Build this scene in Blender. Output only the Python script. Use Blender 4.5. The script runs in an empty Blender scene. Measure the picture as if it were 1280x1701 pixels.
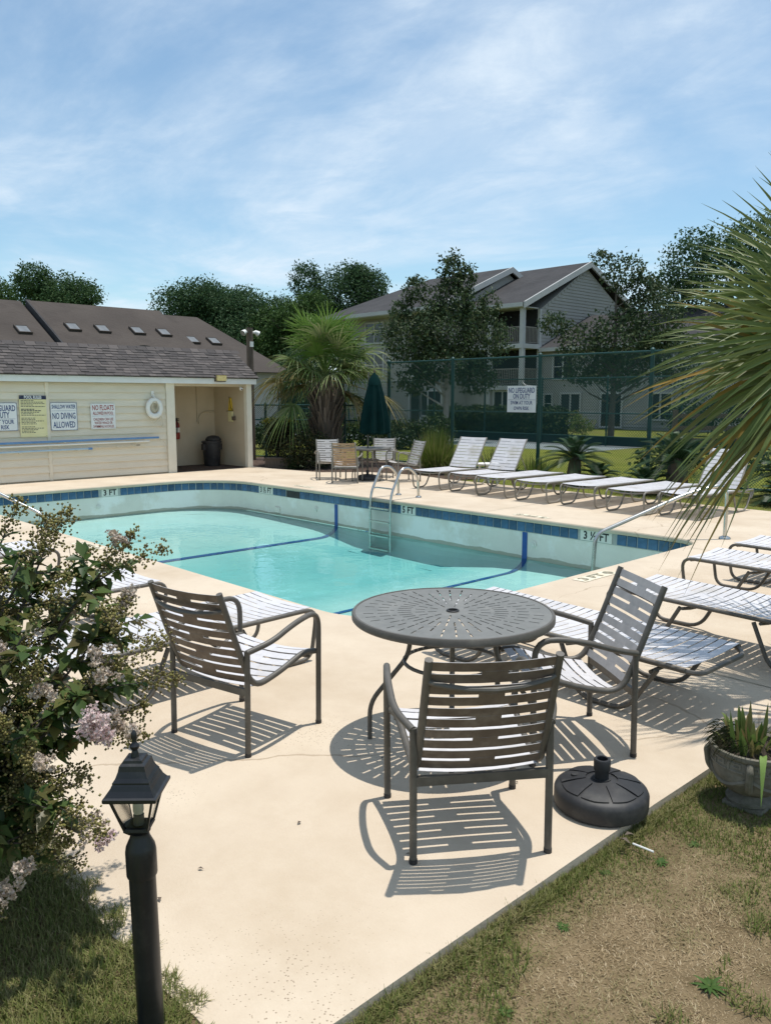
import bpy, bmesh, math, random
import numpy as np
from mathutils import Vector, Matrix
from mathutils.geometry import tessellate_polygon

R = math.radians
random.seed(7)
rng = np.random.default_rng(11)
scene = bpy.context.scene
COL = scene.collection

# ------------------------------------------------------------------ camera, sky, sun, exposure
# world X runs along the long side of the pool, world Y across it, the deck surface is z = 0
cam_d = bpy.data.cameras.new('camera')
cam_d.sensor_fit = 'VERTICAL'
cam_d.sensor_height = 24.0
cam_d.lens = 24.0 * 1351.4 / 1701.0
cam_d.clip_start = 0.05
cam_d.clip_end = 3000
cam = bpy.data.objects.new('camera', cam_d)
COL.objects.link(cam)
cam.location = (0, 0, 1.794)
cam.rotation_euler = (R(90 - 8.0), 0, R(46.567))
scene.camera = cam

SUN = Vector((0.055, 0.175, 1.0)).normalized()
world = bpy.data.worlds.new('World')
scene.world = world
world.use_nodes = True
wn = world.node_tree
wn.nodes.clear()
def W(t, **k):
    n = wn.nodes.new(t)
    for a, b in k.items():
        setattr(n, a, b)
    return n
out = W('ShaderNodeOutputWorld')
bg = W('ShaderNodeBackground')
bg.inputs['Strength'].default_value = 0.14
sky = W('ShaderNodeTexSky', sky_type='NISHITA', sun_disc=False)
sky.sun_elevation = math.asin(SUN.z)
sky.sun_rotation = math.atan2(SUN.x, SUN.y)
sky.altitude = 0
sky.air_density = 1.0
sky.dust_density = 0.6
sky.ozone_density = 2.0
tc = W('ShaderNodeTexCoord')
sep = W('ShaderNodeSeparateXYZ')
wn.links.new(tc.outputs['Generated'], sep.inputs[0])
def WM(op, a, b=None):
    n = W('ShaderNodeMath', operation=op)
    for i, v in enumerate((a, b)):
        if v is None:
            continue
        if isinstance(v, (int, float)):
            n.inputs[i].default_value = v
        else:
            wn.links.new(v, n.inputs[i])
    return n.outputs[0]
zz = WM('ADD', WM('MAXIMUM', sep.outputs[2], 0.0), 0.10)
cx = WM('DIVIDE', sep.outputs[0], zz)
cy = WM('DIVIDE', sep.outputs[1], zz)
comb = W('ShaderNodeCombineXYZ')
wn.links.new(cx, comb.inputs[0])
wn.links.new(cy, comb.inputs[1])
mp = W('ShaderNodeMapping')
mp.inputs['Rotation'].default_value = (0, 0, R(-30))
mp.inputs['Scale'].default_value = (0.55, 0.85, 1)
wn.links.new(comb.outputs[0], mp.inputs[0])
def cloud(scale, detail, rough, lo, hi, dist):
    n = W('ShaderNodeTexNoise')
    n.inputs['Scale'].default_value = scale
    n.inputs['Detail'].default_value = detail
    n.inputs['Roughness'].default_value = rough
    n.inputs['Distortion'].default_value = dist
    wn.links.new(mp.outputs[0], n.inputs['Vector'])
    m = W('ShaderNodeMapRange')
    m.inputs['From Min'].default_value = lo
    m.inputs['From Max'].default_value = hi
    m.interpolation_type = 'SMOOTHSTEP'
    wn.links.new(n.outputs['Fac'], m.inputs['Value'])
    return m.outputs[0]
c1 = cloud(0.8, 9, 0.60, 0.38, 0.66, 0.45)
c2 = cloud(3.0, 10, 0.64, 0.36, 0.66, 0.6)
cl = WM('ADD', WM('MULTIPLY', c1, 0.50), WM('MULTIPLY', WM('MULTIPLY', c2, c1), 0.50))
cl = WM('MINIMUM', WM('ADD', cl, 0.09), 1.0)
mix = W('ShaderNodeMix', data_type='RGBA')
wn.links.new(cl, mix.inputs['Factor'])
tint = W('ShaderNodeMix', data_type='RGBA', blend_type='MULTIPLY')
tint.inputs['Factor'].default_value = 1.0
tint.inputs['B'].default_value = (0.90, 1.06, 1.03, 1)
wn.links.new(sky.outputs[0], tint.inputs['A'])
wn.links.new(tint.outputs['Result'], mix.inputs['A'])
mix.inputs['B'].default_value = (5.3, 6.1, 6.9, 1)
wn.links.new(mix.outputs['Result'], bg.inputs['Color'])
wn.links.new(bg.outputs[0], out.inputs['Surface'])

sl = bpy.data.lights.new('sun', 'SUN')
sl.energy = 4.0
sl.angle = R(0.55)
sl.color = (1.0, 0.955, 0.88)
sun = bpy.data.objects.new('sun', sl)
COL.objects.link(sun)
sun.rotation_euler = SUN.to_track_quat('Z', 'Y').to_euler()
sun.location = (0, 0, 30)

scene.view_settings.view_transform = 'Standard'
scene.view_settings.look = 'None'
scene.view_settings.exposure = 0.08
scene.view_settings.gamma = 1.0
scene.cycles.max_bounces = 6
scene.cycles.transparent_max_bounces = 16
scene.cycles.caustics_reflective = False
scene.cycles.caustics_refractive = False
scene.cycles.sample_clamp_indirect = 6.0

# ------------------------------------------------------------------ materials
MATS = {}
def mat(name, c1, c2=None, scale=4.0, rough=0.6, bump=0.0, bscale=60.0, metallic=0.0, spec=0.4,
        detail=5, rand=None, stops=(0.35, 0.65), stretch=None, specks=None, bdist=0.01, translucent=0.0,
        island=None, wave=None, patch=None, zband=None, cracks=None):
    m = bpy.data.materials.new(name)
    m.use_nodes = True
    nt = m.node_tree
    N, L = nt.nodes, nt.links
    b = N['Principled BSDF']
    b.inputs['Roughness'].default_value = rough
    b.inputs['Metallic'].default_value = metallic
    b.inputs['Specular IOR Level'].default_value = spec
    tcn = N.new('ShaderNodeTexCoord')
    vec = tcn.outputs['Object']
    if stretch:
        mpn = N.new('ShaderNodeMapping')
        mpn.inputs['Scale'].default_value = stretch
        L.new(vec, mpn.inputs[0])
        vec = mpn.outputs[0]
    col = None
    if c2 is None and island is None:
        rgb = N.new('ShaderNodeRGB')
        rgb.outputs[0].default_value = (*c1, 1)
        col = rgb.outputs[0]
    elif island is None:
        nz = N.new('ShaderNodeTexNoise')
        nz.inputs['Scale'].default_value = scale
        nz.inputs['Detail'].default_value = detail
        nz.inputs['Roughness'].default_value = 0.62
        L.new(vec, nz.inputs['Vector'])
        rp = N.new('ShaderNodeValToRGB')
        rp.color_ramp.elements[0].position = stops[0]
        rp.color_ramp.elements[1].position = stops[1]
        rp.color_ramp.elements[0].color = (*c1, 1)
        rp.color_ramp.elements[1].color = (*c2, 1)
        L.new(nz.outputs['Fac'], rp.inputs[0])
        col = rp.outputs[0]
    else:
        ge = N.new('ShaderNodeNewGeometry')
        rp = N.new('ShaderNodeValToRGB')
        els = rp.color_ramp.elements
        cols = island
        els[0].color = (*cols[0], 1)
        els[1].color = (*cols[-1], 1)
        for k, cc in enumerate(cols[1:-1]):
            e = els.new((k + 1) / (len(cols) - 1))
            e.color = (*cc, 1)
        L.new(ge.outputs['Random Per Island'], rp.inputs[0])
        col = rp.outputs[0]
    if patch:                                   # (colour, scale, lo, hi): broad irregular stains
        n2 = N.new('ShaderNodeTexNoise')
        n2.inputs['Scale'].default_value = patch[1]
        n2.inputs['Detail'].default_value = 7
        n2.inputs['Roughness'].default_value = 0.65
        L.new(vec, n2.inputs['Vector'])
        mr = N.new('ShaderNodeMapRange')
        mr.inputs['From Min'].default_value = patch[2]
        mr.inputs['From Max'].default_value = patch[3]
        L.new(n2.outputs['Fac'], mr.inputs['Value'])
        mx = N.new('ShaderNodeMix')
        mx.data_type = 'RGBA'
        L.new(mr.outputs[0], mx.inputs['Factor'])
        L.new(col, mx.inputs['A'])
        mx.inputs['B'].default_value = (*patch[0], 1)
        col = mx.outputs['Result']
    if zband:                                   # (z of the line, height, colour): dirt left by the falling water level
        sx = N.new('ShaderNodeSeparateXYZ')
        L.new(tcn.outputs['Object'], sx.inputs[0])
        n4 = N.new('ShaderNodeTexNoise')
        n4.inputs['Scale'].default_value = 2.5
        n4.inputs['Detail'].default_value = 6
        L.new(tcn.outputs['Object'], n4.inputs['Vector'])
        ad = N.new('ShaderNodeMath')
        ad.operation = 'MULTIPLY_ADD'
        L.new(n4.outputs['Fac'], ad.inputs[0])
        ad.inputs[1].default_value = zband[1] * 1.6
        L.new(sx.outputs[2], ad.inputs[2])
        mr = N.new('ShaderNodeMapRange')
        mr.inputs['From Min'].default_value = zband[0] + zband[1] * 1.7
        mr.inputs['From Max'].default_value = zband[0] + zband[1] * 1.55
        mr.inputs['To Max'].default_value = 0.75
        L.new(ad.outputs[0], mr.inputs['Value'])
        mx = N.new('ShaderNodeMix')
        mx.data_type = 'RGBA'
        L.new(mr.outputs[0], mx.inputs['Factor'])
        L.new(col, mx.inputs['A'])
        mx.inputs['B'].default_value = (*zband[2], 1)
        col = mx.outputs['Result']
    if cracks:                                  # (colour, scale, width)
        nd = N.new('ShaderNodeTexNoise')
        nd.inputs['Scale'].default_value = 2.2
        nd.inputs['Detail'].default_value = 6
        L.new(vec, nd.inputs['Vector'])
        mxv = N.new('ShaderNodeMix')
        mxv.data_type = 'VECTOR'
        mxv.inputs['Factor'].default_value = 0.22
        L.new(vec, mxv.inputs[4])
        L.new(nd.outputs['Color'], mxv.inputs[5])
        vc = N.new('ShaderNodeTexVoronoi')
        vc.feature = 'DISTANCE_TO_EDGE'
        vc.inputs['Scale'].default_value = cracks[1]
        L.new(mxv.outputs[1], vc.inputs['Vector'])
        nm = N.new('ShaderNodeTexNoise')
        nm.inputs['Scale'].default_value = 0.8
        L.new(vec, nm.inputs['Vector'])
        mr = N.new('ShaderNodeMapRange')
        mr.inputs['From Min'].default_value = 0.50
        mr.inputs['From Max'].default_value = 0.60
        mr.inputs['To Max'].default_value = cracks[2]
        L.new(nm.outputs['Fac'], mr.inputs['Value'])
        lt = N.new('ShaderNodeMath')
        lt.operation = 'LESS_THAN'
        L.new(vc.outputs['Distance'], lt.inputs[0])
        L.new(mr.outputs[0], lt.inputs[1])
        mx = N.new('ShaderNodeMix')
        mx.data_type = 'RGBA'
        L.new(lt.outputs[0], mx.inputs['Factor'])
        L.new(col, mx.inputs['A'])
        mx.inputs['B'].default_value = (*cracks[0], 1)
        col = mx.outputs['Result']
    if specks:                                  # (colour, scale, size, amount noise)
        vo = N.new('ShaderNodeTexVoronoi')
        vo.inputs['Scale'].default_value = specks[1]
        L.new(vec, vo.inputs['Vector'])
        n3 = N.new('ShaderNodeTexNoise')
        n3.inputs['Scale'].default_value = specks[3]
        n3.inputs['Detail'].default_value = 4
        L.new(vec, n3.inputs['Vector'])
        mr1 = N.new('ShaderNodeMapRange')
        mr1.inputs['From Min'].default_value = 0.46
        mr1.inputs['From Max'].default_value = 0.68
        mr1.inputs['To Max'].default_value = specks[2]
        L.new(n3.outputs['Fac'], mr1.inputs['Value'])
        sb = N.new('ShaderNodeMath')
        sb.operation = 'LESS_THAN'
        L.new(vo.outputs['Distance'], sb.inputs[0])
        L.new(mr1.outputs[0], sb.inputs[1])
        mx = N.new('ShaderNodeMix')
        mx.data_type = 'RGBA'
        L.new(sb.outputs[0], mx.inputs['Factor'])
        L.new(col, mx.inputs['A'])
        mx.inputs['B'].default_value = (*specks[0], 1)
        col = mx.outputs['Result']
    if rand:
        oi = N.new('ShaderNodeObjectInfo')
        mr = N.new('ShaderNodeMapRange')
        mr.inputs['To Min'].default_value = 1 - rand
        mr.inputs['To Max'].default_value = 1 + rand
        L.new(oi.outputs['Random'], mr.inputs['Value'])
        hs = N.new('ShaderNodeHueSaturation')
        L.new(mr.outputs[0], hs.inputs['Value'])
        L.new(col, hs.inputs['Color'])
        col = hs.outputs[0]
    L.new(col, b.inputs['Base Color'])
    h = None
    if bump:
        nb = N.new('ShaderNodeTexNoise')
        nb.inputs['Scale'].default_value = bscale
        nb.inputs['Detail'].default_value = 6
        L.new(vec, nb.inputs['Vector'])
        h = nb.outputs['Fac']
    if wave:                                    # (axis, scale) lap siding or courses too far away to model
        wv = N.new('ShaderNodeTexWave')
        wv.wave_profile = 'SAW'
        wv.bands_direction = wave[0]
        wv.inputs['Scale'].default_value = wave[1]
        wv.inputs['Distortion'].default_value = 0
        L.new(tcn.outputs['Object'], wv.inputs['Vector'])
        h = wv.outputs['Fac']
        bump = wave[2]
    if h is not None:
        bn = N.new('ShaderNodeBump')
        bn.inputs['Strength'].default_value = bump
        bn.inputs['Distance'].default_value = bdist
        L.new(h, bn.inputs['Height'])
        L.new(bn.outputs[0], b.inputs['Normal'])
    if translucent:
        tr = N.new('ShaderNodeBsdfTranslucent')
        L.new(col, tr.inputs['Color'])
        ms = N.new('ShaderNodeMixShader')
        ms.inputs[0].default_value = translucent
        L.new(b.outputs[0], ms.inputs[1])
        L.new(tr.outputs[0], ms.inputs[2])
        L.new(ms.outputs[0], N['Material Output'].inputs['Surface'])
    MATS[name] = m
    return m

mat('deck', (0.535, 0.44, 0.335), (0.60, 0.505, 0.39), scale=1.3, rough=0.85, bump=0.35, bscale=90, bdist=0.006,
    specks=((0.33, 0.26, 0.19), 66, 0.22, 1.3), patch=((0.47, 0.375, 0.27), 1.1, 0.47, 0.75), cracks=((0.42, 0.335, 0.245), 0.45, 0.0028), spec=0.25)
mat('plaster', (0.70, 0.67, 0.585), (0.77, 0.74, 0.65), scale=1.6, rough=0.8, bump=0.2, bscale=30,
    patch=((0.84, 0.83, 0.77), 0.5, 0.5, 0.56), zband=(-0.64, 0.06, (0.30, 0.28, 0.20)))
mat('pool_floor', (0.42, 0.64, 0.62), (0.52, 0.72, 0.68), scale=0.7, rough=0.85)
mat('pool_tile', (0.032, 0.085, 0.165), (0.05, 0.12, 0.22), scale=9, rough=0.22, rand=0.28, spec=0.55)
mat('grout', (0.34, 0.36, 0.34), (0.42, 0.43, 0.40), scale=20, rough=0.9)
mat('stripe', (0.015, 0.07, 0.26), (0.02, 0.09, 0.32), scale=8, rough=0.4)
mat('marker_white', (0.66, 0.65, 0.58), (0.72, 0.71, 0.64), scale=14, rough=0.4)
mat('black_print', (0.012, 0.013, 0.014), rough=0.5)
mat('worn_print', (0.16, 0.17, 0.13), (0.38, 0.33, 0.23), scale=25, rough=0.8)
mat('worn_white', (0.70, 0.66, 0.53), (0.60, 0.51, 0.37), scale=12, rough=0.8)
mat('steel', (0.60, 0.59, 0.56), (0.50, 0.49, 0.46), scale=12, rough=0.26, metallic=1.0)
mat('alu', (0.30, 0.285, 0.25), (0.24, 0.23, 0.20), scale=10, rough=0.45, metallic=0.4)
mat('bronze', (0.088, 0.079, 0.066), (0.112, 0.10, 0.085), scale=14, rough=0.48, spec=0.45, patch=((0.15, 0.135, 0.112), 6, 0.54, 0.7))
mat('taupe', (0.20, 0.185, 0.155), (0.25, 0.23, 0.20), scale=14, rough=0.5)
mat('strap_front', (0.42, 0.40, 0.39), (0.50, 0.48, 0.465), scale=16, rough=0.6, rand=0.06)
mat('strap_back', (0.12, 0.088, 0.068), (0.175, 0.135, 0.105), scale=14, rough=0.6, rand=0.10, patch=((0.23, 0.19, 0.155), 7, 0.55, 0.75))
mat('strap_grey', (0.30, 0.29, 0.285), (0.37, 0.355, 0.35), scale=16, rough=0.6, rand=0.08)
mat('strap_tan', (0.36, 0.23, 0.135), (0.43, 0.29, 0.18), scale=16, rough=0.6, rand=0.06)
mat('strap_white', (0.53, 0.515, 0.53), (0.60, 0.585, 0.595), scale=18, rough=0.55, rand=0.05, patch=((0.46, 0.43, 0.40), 3, 0.52, 0.72))
mat('table_top', (0.155, 0.152, 0.138), (0.185, 0.18, 0.165), scale=18, rough=0.42, bump=0.1, bscale=300, bdist=0.001, patch=((0.23, 0.222, 0.2), 5, 0.52, 0.75))
mat('black_plastic', (0.018, 0.018, 0.02), (0.03, 0.03, 0.032), scale=6, rough=0.55, bump=0.15, bscale=250, bdist=0.001, patch=((0.07, 0.066, 0.06), 8, 0.5, 0.78))
mat('lamp_black', (0.010, 0.011, 0.013), (0.016, 0.017, 0.02), scale=9, rough=0.38, spec=0.45, bump=0.1, bscale=60, bdist=0.002, patch=((0.035, 0.034, 0.032), 14, 0.52, 0.75))
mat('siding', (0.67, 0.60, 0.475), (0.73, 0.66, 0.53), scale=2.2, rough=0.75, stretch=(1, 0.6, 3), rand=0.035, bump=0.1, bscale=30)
mat('trim_cream', (0.70, 0.65, 0.53), (0.76, 0.71, 0.59), scale=3, rough=0.7)
mat('trim_white', (0.70, 0.70, 0.67), (0.76, 0.76, 0.73), scale=3, rough=0.65)
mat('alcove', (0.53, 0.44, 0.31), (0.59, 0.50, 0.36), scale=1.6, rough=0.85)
mat('shingle', None, None, island=[(0.05, 0.045, 0.045), (0.085, 0.075, 0.072), (0.065, 0.058, 0.057), (0.115, 0.10, 0.095), (0.058, 0.052, 0.052)],
    rough=0.95, bump=0.5, bscale=80)
mat('brown_roof', (0.052, 0.042, 0.036), (0.074, 0.061, 0.052), scale=0.7, rough=0.95, patch=((0.042, 0.033, 0.028), 0.35, 0.48, 0.7),
    bump=0.6, bscale=5, bdist=0.05)
mat('grey_roof', (0.034, 0.033, 0.035), (0.052, 0.05, 0.052), scale=0.8, rough=0.95, bump=0.6, bscale=5, bdist=0.05)
mat('condo_siding', (0.32, 0.31, 0.285), (0.37, 0.36, 0.33), scale=0.4, rough=0.8)
mat('condo_white', (0.42, 0.42, 0.41), (0.48, 0.48, 0.47), scale=1, rough=0.7)
mat('dark_glass', (0.018, 0.024, 0.028), rough=0.08, spec=0.6)
mat('dark_room', (0.02, 0.021, 0.021), rough=0.9)  # shade of the balcony interiors put into the colour
mat('skylight', (0.13, 0.135, 0.135), (0.19, 0.195, 0.195), scale=2, rough=0.3)
mat('fence_green', (0.008, 0.05, 0.045), (0.012, 0.066, 0.058), scale=6, rough=0.45)
mat('umbrella', (0.004, 0.018, 0.018), (0.006, 0.025, 0.024), scale=5, rough=1.0, spec=0.05)
mat('sign_white', (0.70, 0.71, 0.70), (0.76, 0.77, 0.76), scale=5, rough=0.5)
mat('sign_yellow', (0.68, 0.62, 0.33), (0.74, 0.68, 0.39), scale=4, rough=0.55)
mat('blue_print', (0.035, 0.06, 0.18), rough=0.5)
mat('navy_print', (0.02, 0.025, 0.06), rough=0.5)
mat('red_print', (0.32, 0.05, 0.04), rough=0.5)
mat('ring_white', (0.72, 0.71, 0.66), (0.78, 0.77, 0.72), scale=8, rough=0.6)
mat('rope', (0.62, 0.56, 0.44), (0.5, 0.44, 0.33), scale=40, rough=0.9)
mat('blue_pole', (0.10, 0.22, 0.42), (0.14, 0.28, 0.5), scale=4, rough=0.4)
mat('pale_blue_pole', (0.35, 0.47, 0.56), (0.42, 0.54, 0.62), scale=4, rough=0.4)
mat('yellow_plastic', (0.62, 0.42, 0.03), (0.7, 0.5, 0.05), scale=8, rough=0.5)
mat('red_metal', (0.28, 0.03, 0.02), rough=0.35)
mat('amber_lens', (0.55, 0.43, 0.16), (0.7, 0.58, 0.28), scale=30, rough=0.3)
mat('wood_pole', (0.085, 0.066, 0.05), (0.13, 0.10, 0.078), scale=10, rough=0.9, stretch=(4, 4, 0.4))
mat('stone', (0.13, 0.118, 0.09), (0.23, 0.21, 0.17), scale=7, rough=0.92, bump=0.7, bscale=40, bdist=0.006,
    patch=((0.075, 0.078, 0.045), 5, 0.5, 0.7))
mat('soil', (0.03, 0.022, 0.016), (0.055, 0.04, 0.028), scale=14, rough=1.0, bump=1.0, bscale=25, bdist=0.03)
mat('mulch', (0.055, 0.034, 0.024), (0.105, 0.068, 0.048), scale=12, rough=1.0, bump=1.0, bscale=30, bdist=0.04)
mat('lawn', (0.12, 0.14, 0.022), (0.18, 0.195, 0.036), scale=1.4, rough=1.0, bump=0.8, bscale=30, bdist=0.05,
    patch=((0.17, 0.155, 0.055), 0.25, 0.5, 0.72), spec=0.1)
mat('lawn_soil', (0.15, 0.11, 0.06), (0.24, 0.18, 0.105), scale=9, rough=1.0, bump=1.0, bscale=70, bdist=0.02, spec=0.1)
mat('court', (0.16, 0.19, 0.19), (0.20, 0.23, 0.23), scale=0.8, rough=0.9)
mat('windscreen', (0.012, 0.035, 0.035), (0.018, 0.045, 0.044), scale=2, rough=0.9)
mat('bark', (0.075, 0.062, 0.05), (0.14, 0.12, 0.10), scale=9, rough=0.95, bump=0.8, bscale=25, stretch=(3, 3, 0.6))
mat('pale_bark', (0.22, 0.20, 0.175), (0.33, 0.31, 0.28), scale=6, rough=0.9, bump=0.4, bscale=25)
mat('boots', None, island=[(0.055, 0.042, 0.032), (0.15, 0.12, 0.092), (0.10, 0.078, 0.06), (0.21, 0.175, 0.14)], rough=0.95)
def leafmat(name, cols, tr=0.28, rough=0.6, spec=0.15):
    return mat(name, None, island=cols, rough=rough, translucent=tr, spec=spec)
leafmat('leaf_pine', [(0.038, 0.08, 0.032), (0.058, 0.11, 0.042), (0.08, 0.135, 0.052)], tr=0.3)
leafmat('leaf_oak', [(0.034, 0.074, 0.034), (0.054, 0.104, 0.046), (0.076, 0.13, 0.055)], tr=0.3)
leafmat('leaf_light', [(0.038, 0.078, 0.022), (0.058, 0.11, 0.03), (0.075, 0.13, 0.038)], tr=0.25)
leafmat('leaf_magnolia', [(0.034, 0.062, 0.03), (0.052, 0.086, 0.04), (0.07, 0.105, 0.05), (0.085, 0.10, 0.045)], tr=0.25, rough=0.5)
leafmat('leaf_hedge', [(0.018, 0.038, 0.013), (0.032, 0.058, 0.018), (0.048, 0.078, 0.024)], tr=0.2)
leafmat('leaf_bush', [(0.02, 0.032, 0.014), (0.036, 0.05, 0.02), (0.06, 0.066, 0.026), (0.075, 0.06, 0.03)], tr=0.2)
leafmat('leaf_gold', [(0.24, 0.24, 0.03), (0.32, 0.29, 0.04), (0.16, 0.19, 0.03)], tr=0.2)
leafmat('leaf_palm', [(0.085, 0.145, 0.04), (0.12, 0.18, 0.055), (0.16, 0.205, 0.075), (0.22, 0.235, 0.12)], tr=0.3, rough=0.45)
leafmat('leaf_palm_young', [(0.10, 0.185, 0.035), (0.13, 0.225, 0.045), (0.16, 0.245, 0.06)], tr=0.35, rough=0.45)
leafmat('leaf_palm_old', [(0.20, 0.17, 0.075), (0.15, 0.155, 0.065), (0.26, 0.20, 0.09), (0.13, 0.15, 0.06)], tr=0.3)
leafmat('leaf_sabal', [(0.11, 0.155, 0.042), (0.15, 0.19, 0.055), (0.20, 0.225, 0.075)], tr=0.32, rough=0.45, spec=0.3)
leafmat('leaf_sabal_gold', [(0.14, 0.165, 0.065), (0.18, 0.18, 0.065), (0.36, 0.22, 0.05), (0.12, 0.155, 0.06), (0.15, 0.17, 0.07)], tr=0.22, rough=0.4)
leafmat('leaf_cycad', [(0.016, 0.042, 0.018), (0.028, 0.06, 0.024), (0.04, 0.078, 0.028)], tr=0.1, rough=0.35)
leafmat('leaf_grass_clump', [(0.085, 0.145, 0.022), (0.12, 0.18, 0.03), (0.16, 0.20, 0.05), (0.26, 0.22, 0.11)], tr=0.3)
leafmat('leaf_crape', [(0.045, 0.09, 0.028), (0.075, 0.125, 0.038), (0.11, 0.165, 0.05), (0.16, 0.165, 0.055), (0.12, 0.10, 0.045)], tr=0.42, rough=0.4, spec=0.3)
leafmat('seed', [(0.22, 0.21, 0.06), (0.28, 0.25, 0.09), (0.17, 0.14, 0.05), (0.34, 0.30, 0.13), (0.14, 0.10, 0.05)], tr=0.25)
leafmat('petal_pink', [(0.68, 0.50, 0.50), (0.76, 0.62, 0.61), (0.78, 0.70, 0.66)], tr=0.35)
leafmat('petal_white', [(0.60, 0.50, 0.42), (0.68, 0.60, 0.52), (0.50, 0.41, 0.30), (0.66, 0.54, 0.50)], tr=0.35)
leafmat('leaf_urn', [(0.09, 0.15, 0.035), (0.13, 0.19, 0.05), (0.24, 0.18, 0.075), (0.17, 0.20, 0.065)], tr=0.35)
leafmat('leaf_weed', [(0.05, 0.10, 0.022), (0.075, 0.13, 0.032)], tr=0.25)
leafmat('leaf_fresh', [(0.20, 0.31, 0.08), (0.24, 0.35, 0.10)], tr=0.35)

def grass_mat():
    m = bpy.data.materials.new('grass_blades')
    m.use_nodes = True
    N, L = m.node_tree.nodes, m.node_tree.links
    b = N['Principled BSDF']
    b.inputs['Roughness'].default_value = 0.7
    b.inputs['Specular IOR Level'].default_value = 0.2
    at = N.new('ShaderNodeAttribute')
    at.attribute_name = 'dry'
    ge = N.new('ShaderNodeNewGeometry')
    def ramp(cols):
        rp = N.new('ShaderNodeValToRGB')
        e = rp.color_ramp.elements
        e[0].color = (*cols[0], 1)
        e[1].color = (*cols[-1], 1)
        for k, c in enumerate(cols[1:-1]):
            x = e.new((k + 1) / (len(cols) - 1))
            x.color = (*c, 1)
        L.new(ge.outputs['Random Per Island'], rp.inputs[0])
        return rp.outputs[0]
    g = ramp([(0.085, 0.13, 0.025), (0.14, 0.175, 0.04), (0.21, 0.215, 0.068)])
    d = ramp([(0.24, 0.17, 0.09), (0.44, 0.335, 0.20), (0.33, 0.24, 0.135), (0.58, 0.47, 0.31)])
    mx = N.new('ShaderNodeMix')
    mx.data_type = 'RGBA'
    L.new(at.outputs['Fac'], mx.inputs['Factor'])
    L.new(g, mx.inputs['A'])
    L.new(d, mx.inputs['B'])
    L.new(mx.outputs['Result'], b.inputs['Base Color'])
    tr = N.new('ShaderNodeBsdfTranslucent')
    L.new(mx.outputs['Result'], tr.inputs['Color'])
    ms = N.new('ShaderNodeMixShader')
    ms.inputs[0].default_value = 0.25
    L.new(b.outputs[0], ms.inputs[1])
    L.new(tr.outputs[0], ms.inputs[2])
    L.new(ms.outputs[0], N['Material Output'].inputs['Surface'])
    MATS['grass_blades'] = m
grass_mat()

def water_mat():
    m = bpy.data.materials.new('pool_water')
    m.use_nodes = True
    N, L = m.node_tree.nodes, m.node_tree.links
    N.clear()
    o = N.new('ShaderNodeOutputMaterial')
    tr = N.new('ShaderNodeBsdfTransparent')
    tr.inputs[0].default_value = (0.97, 1, 0.99, 1)
    gl = N.new('ShaderNodeBsdfGlossy')
    gl.inputs['Roughness'].default_value = 0.015
    fr = N.new('ShaderNodeFresnel')
    fr.inputs[0].default_value = 1.33
    ms = N.new('ShaderNodeMixShader')
    tcn = N.new('ShaderNodeTexCoord')
    nz = N.new('ShaderNodeTexNoise')
    nz.inputs['Scale'].default_value = 2.6
    nz.inputs['Detail'].default_value = 3
    L.new(tcn.outputs['Object'], nz.inputs['Vector'])
    bp = N.new('ShaderNodeBump')
    bp.inputs['Strength'].default_value = 0.11
    bp.inputs['Distance'].default_value = 0.1
    L.new(nz.outputs['Fac'], bp.inputs['Height'])
    L.new(bp.outputs[0], gl.inputs['Normal'])
    L.new(bp.outputs[0], fr.inputs['Normal'])
    L.new(fr.outputs[0], ms.inputs[0])
    L.new(tr.outputs[0], ms.inputs[1])
    L.new(gl.outputs[0], ms.inputs[2])
    L.new(ms.outputs[0], o.inputs['Surface'])
    va = N.new('ShaderNodeVolumeAbsorption')
    va.inputs['Color'].default_value = (0.20, 0.75, 0.79, 1)
    va.inputs['Density'].default_value = 0.64
    L.new(va.outputs[0], o.inputs['Volume'])
    MATS['pool_water'] = m
water_mat()

def glass_mat():
    m = bpy.data.materials.new('lamp_glass')
    m.use_nodes = True
    N, L = m.node_tree.nodes, m.node_tree.links
    N.clear()
    o = N.new('ShaderNodeOutputMaterial')
    tr = N.new('ShaderNodeBsdfTransparent')
    tr.inputs[0].default_value = (0.95, 0.945, 0.92, 1)
    gl = N.new('ShaderNodeBsdfGlossy')
    gl.inputs['Roughness'].default_value = 0.05
    fr = N.new('ShaderNodeFresnel')
    ms = N.new('ShaderNodeMixShader')
    L.new(fr.outputs[0], ms.inputs[0])
    L.new(tr.outputs[0], ms.inputs[1])
    L.new(gl.outputs[0], ms.inputs[2])
    L.new(ms.outputs[0], o.inputs['Surface'])
    MATS['lamp_glass'] = m
glass_mat()

# ------------------------------------------------------------------ mesh helpers
def V(*a):
    return Vector(a)

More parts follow.
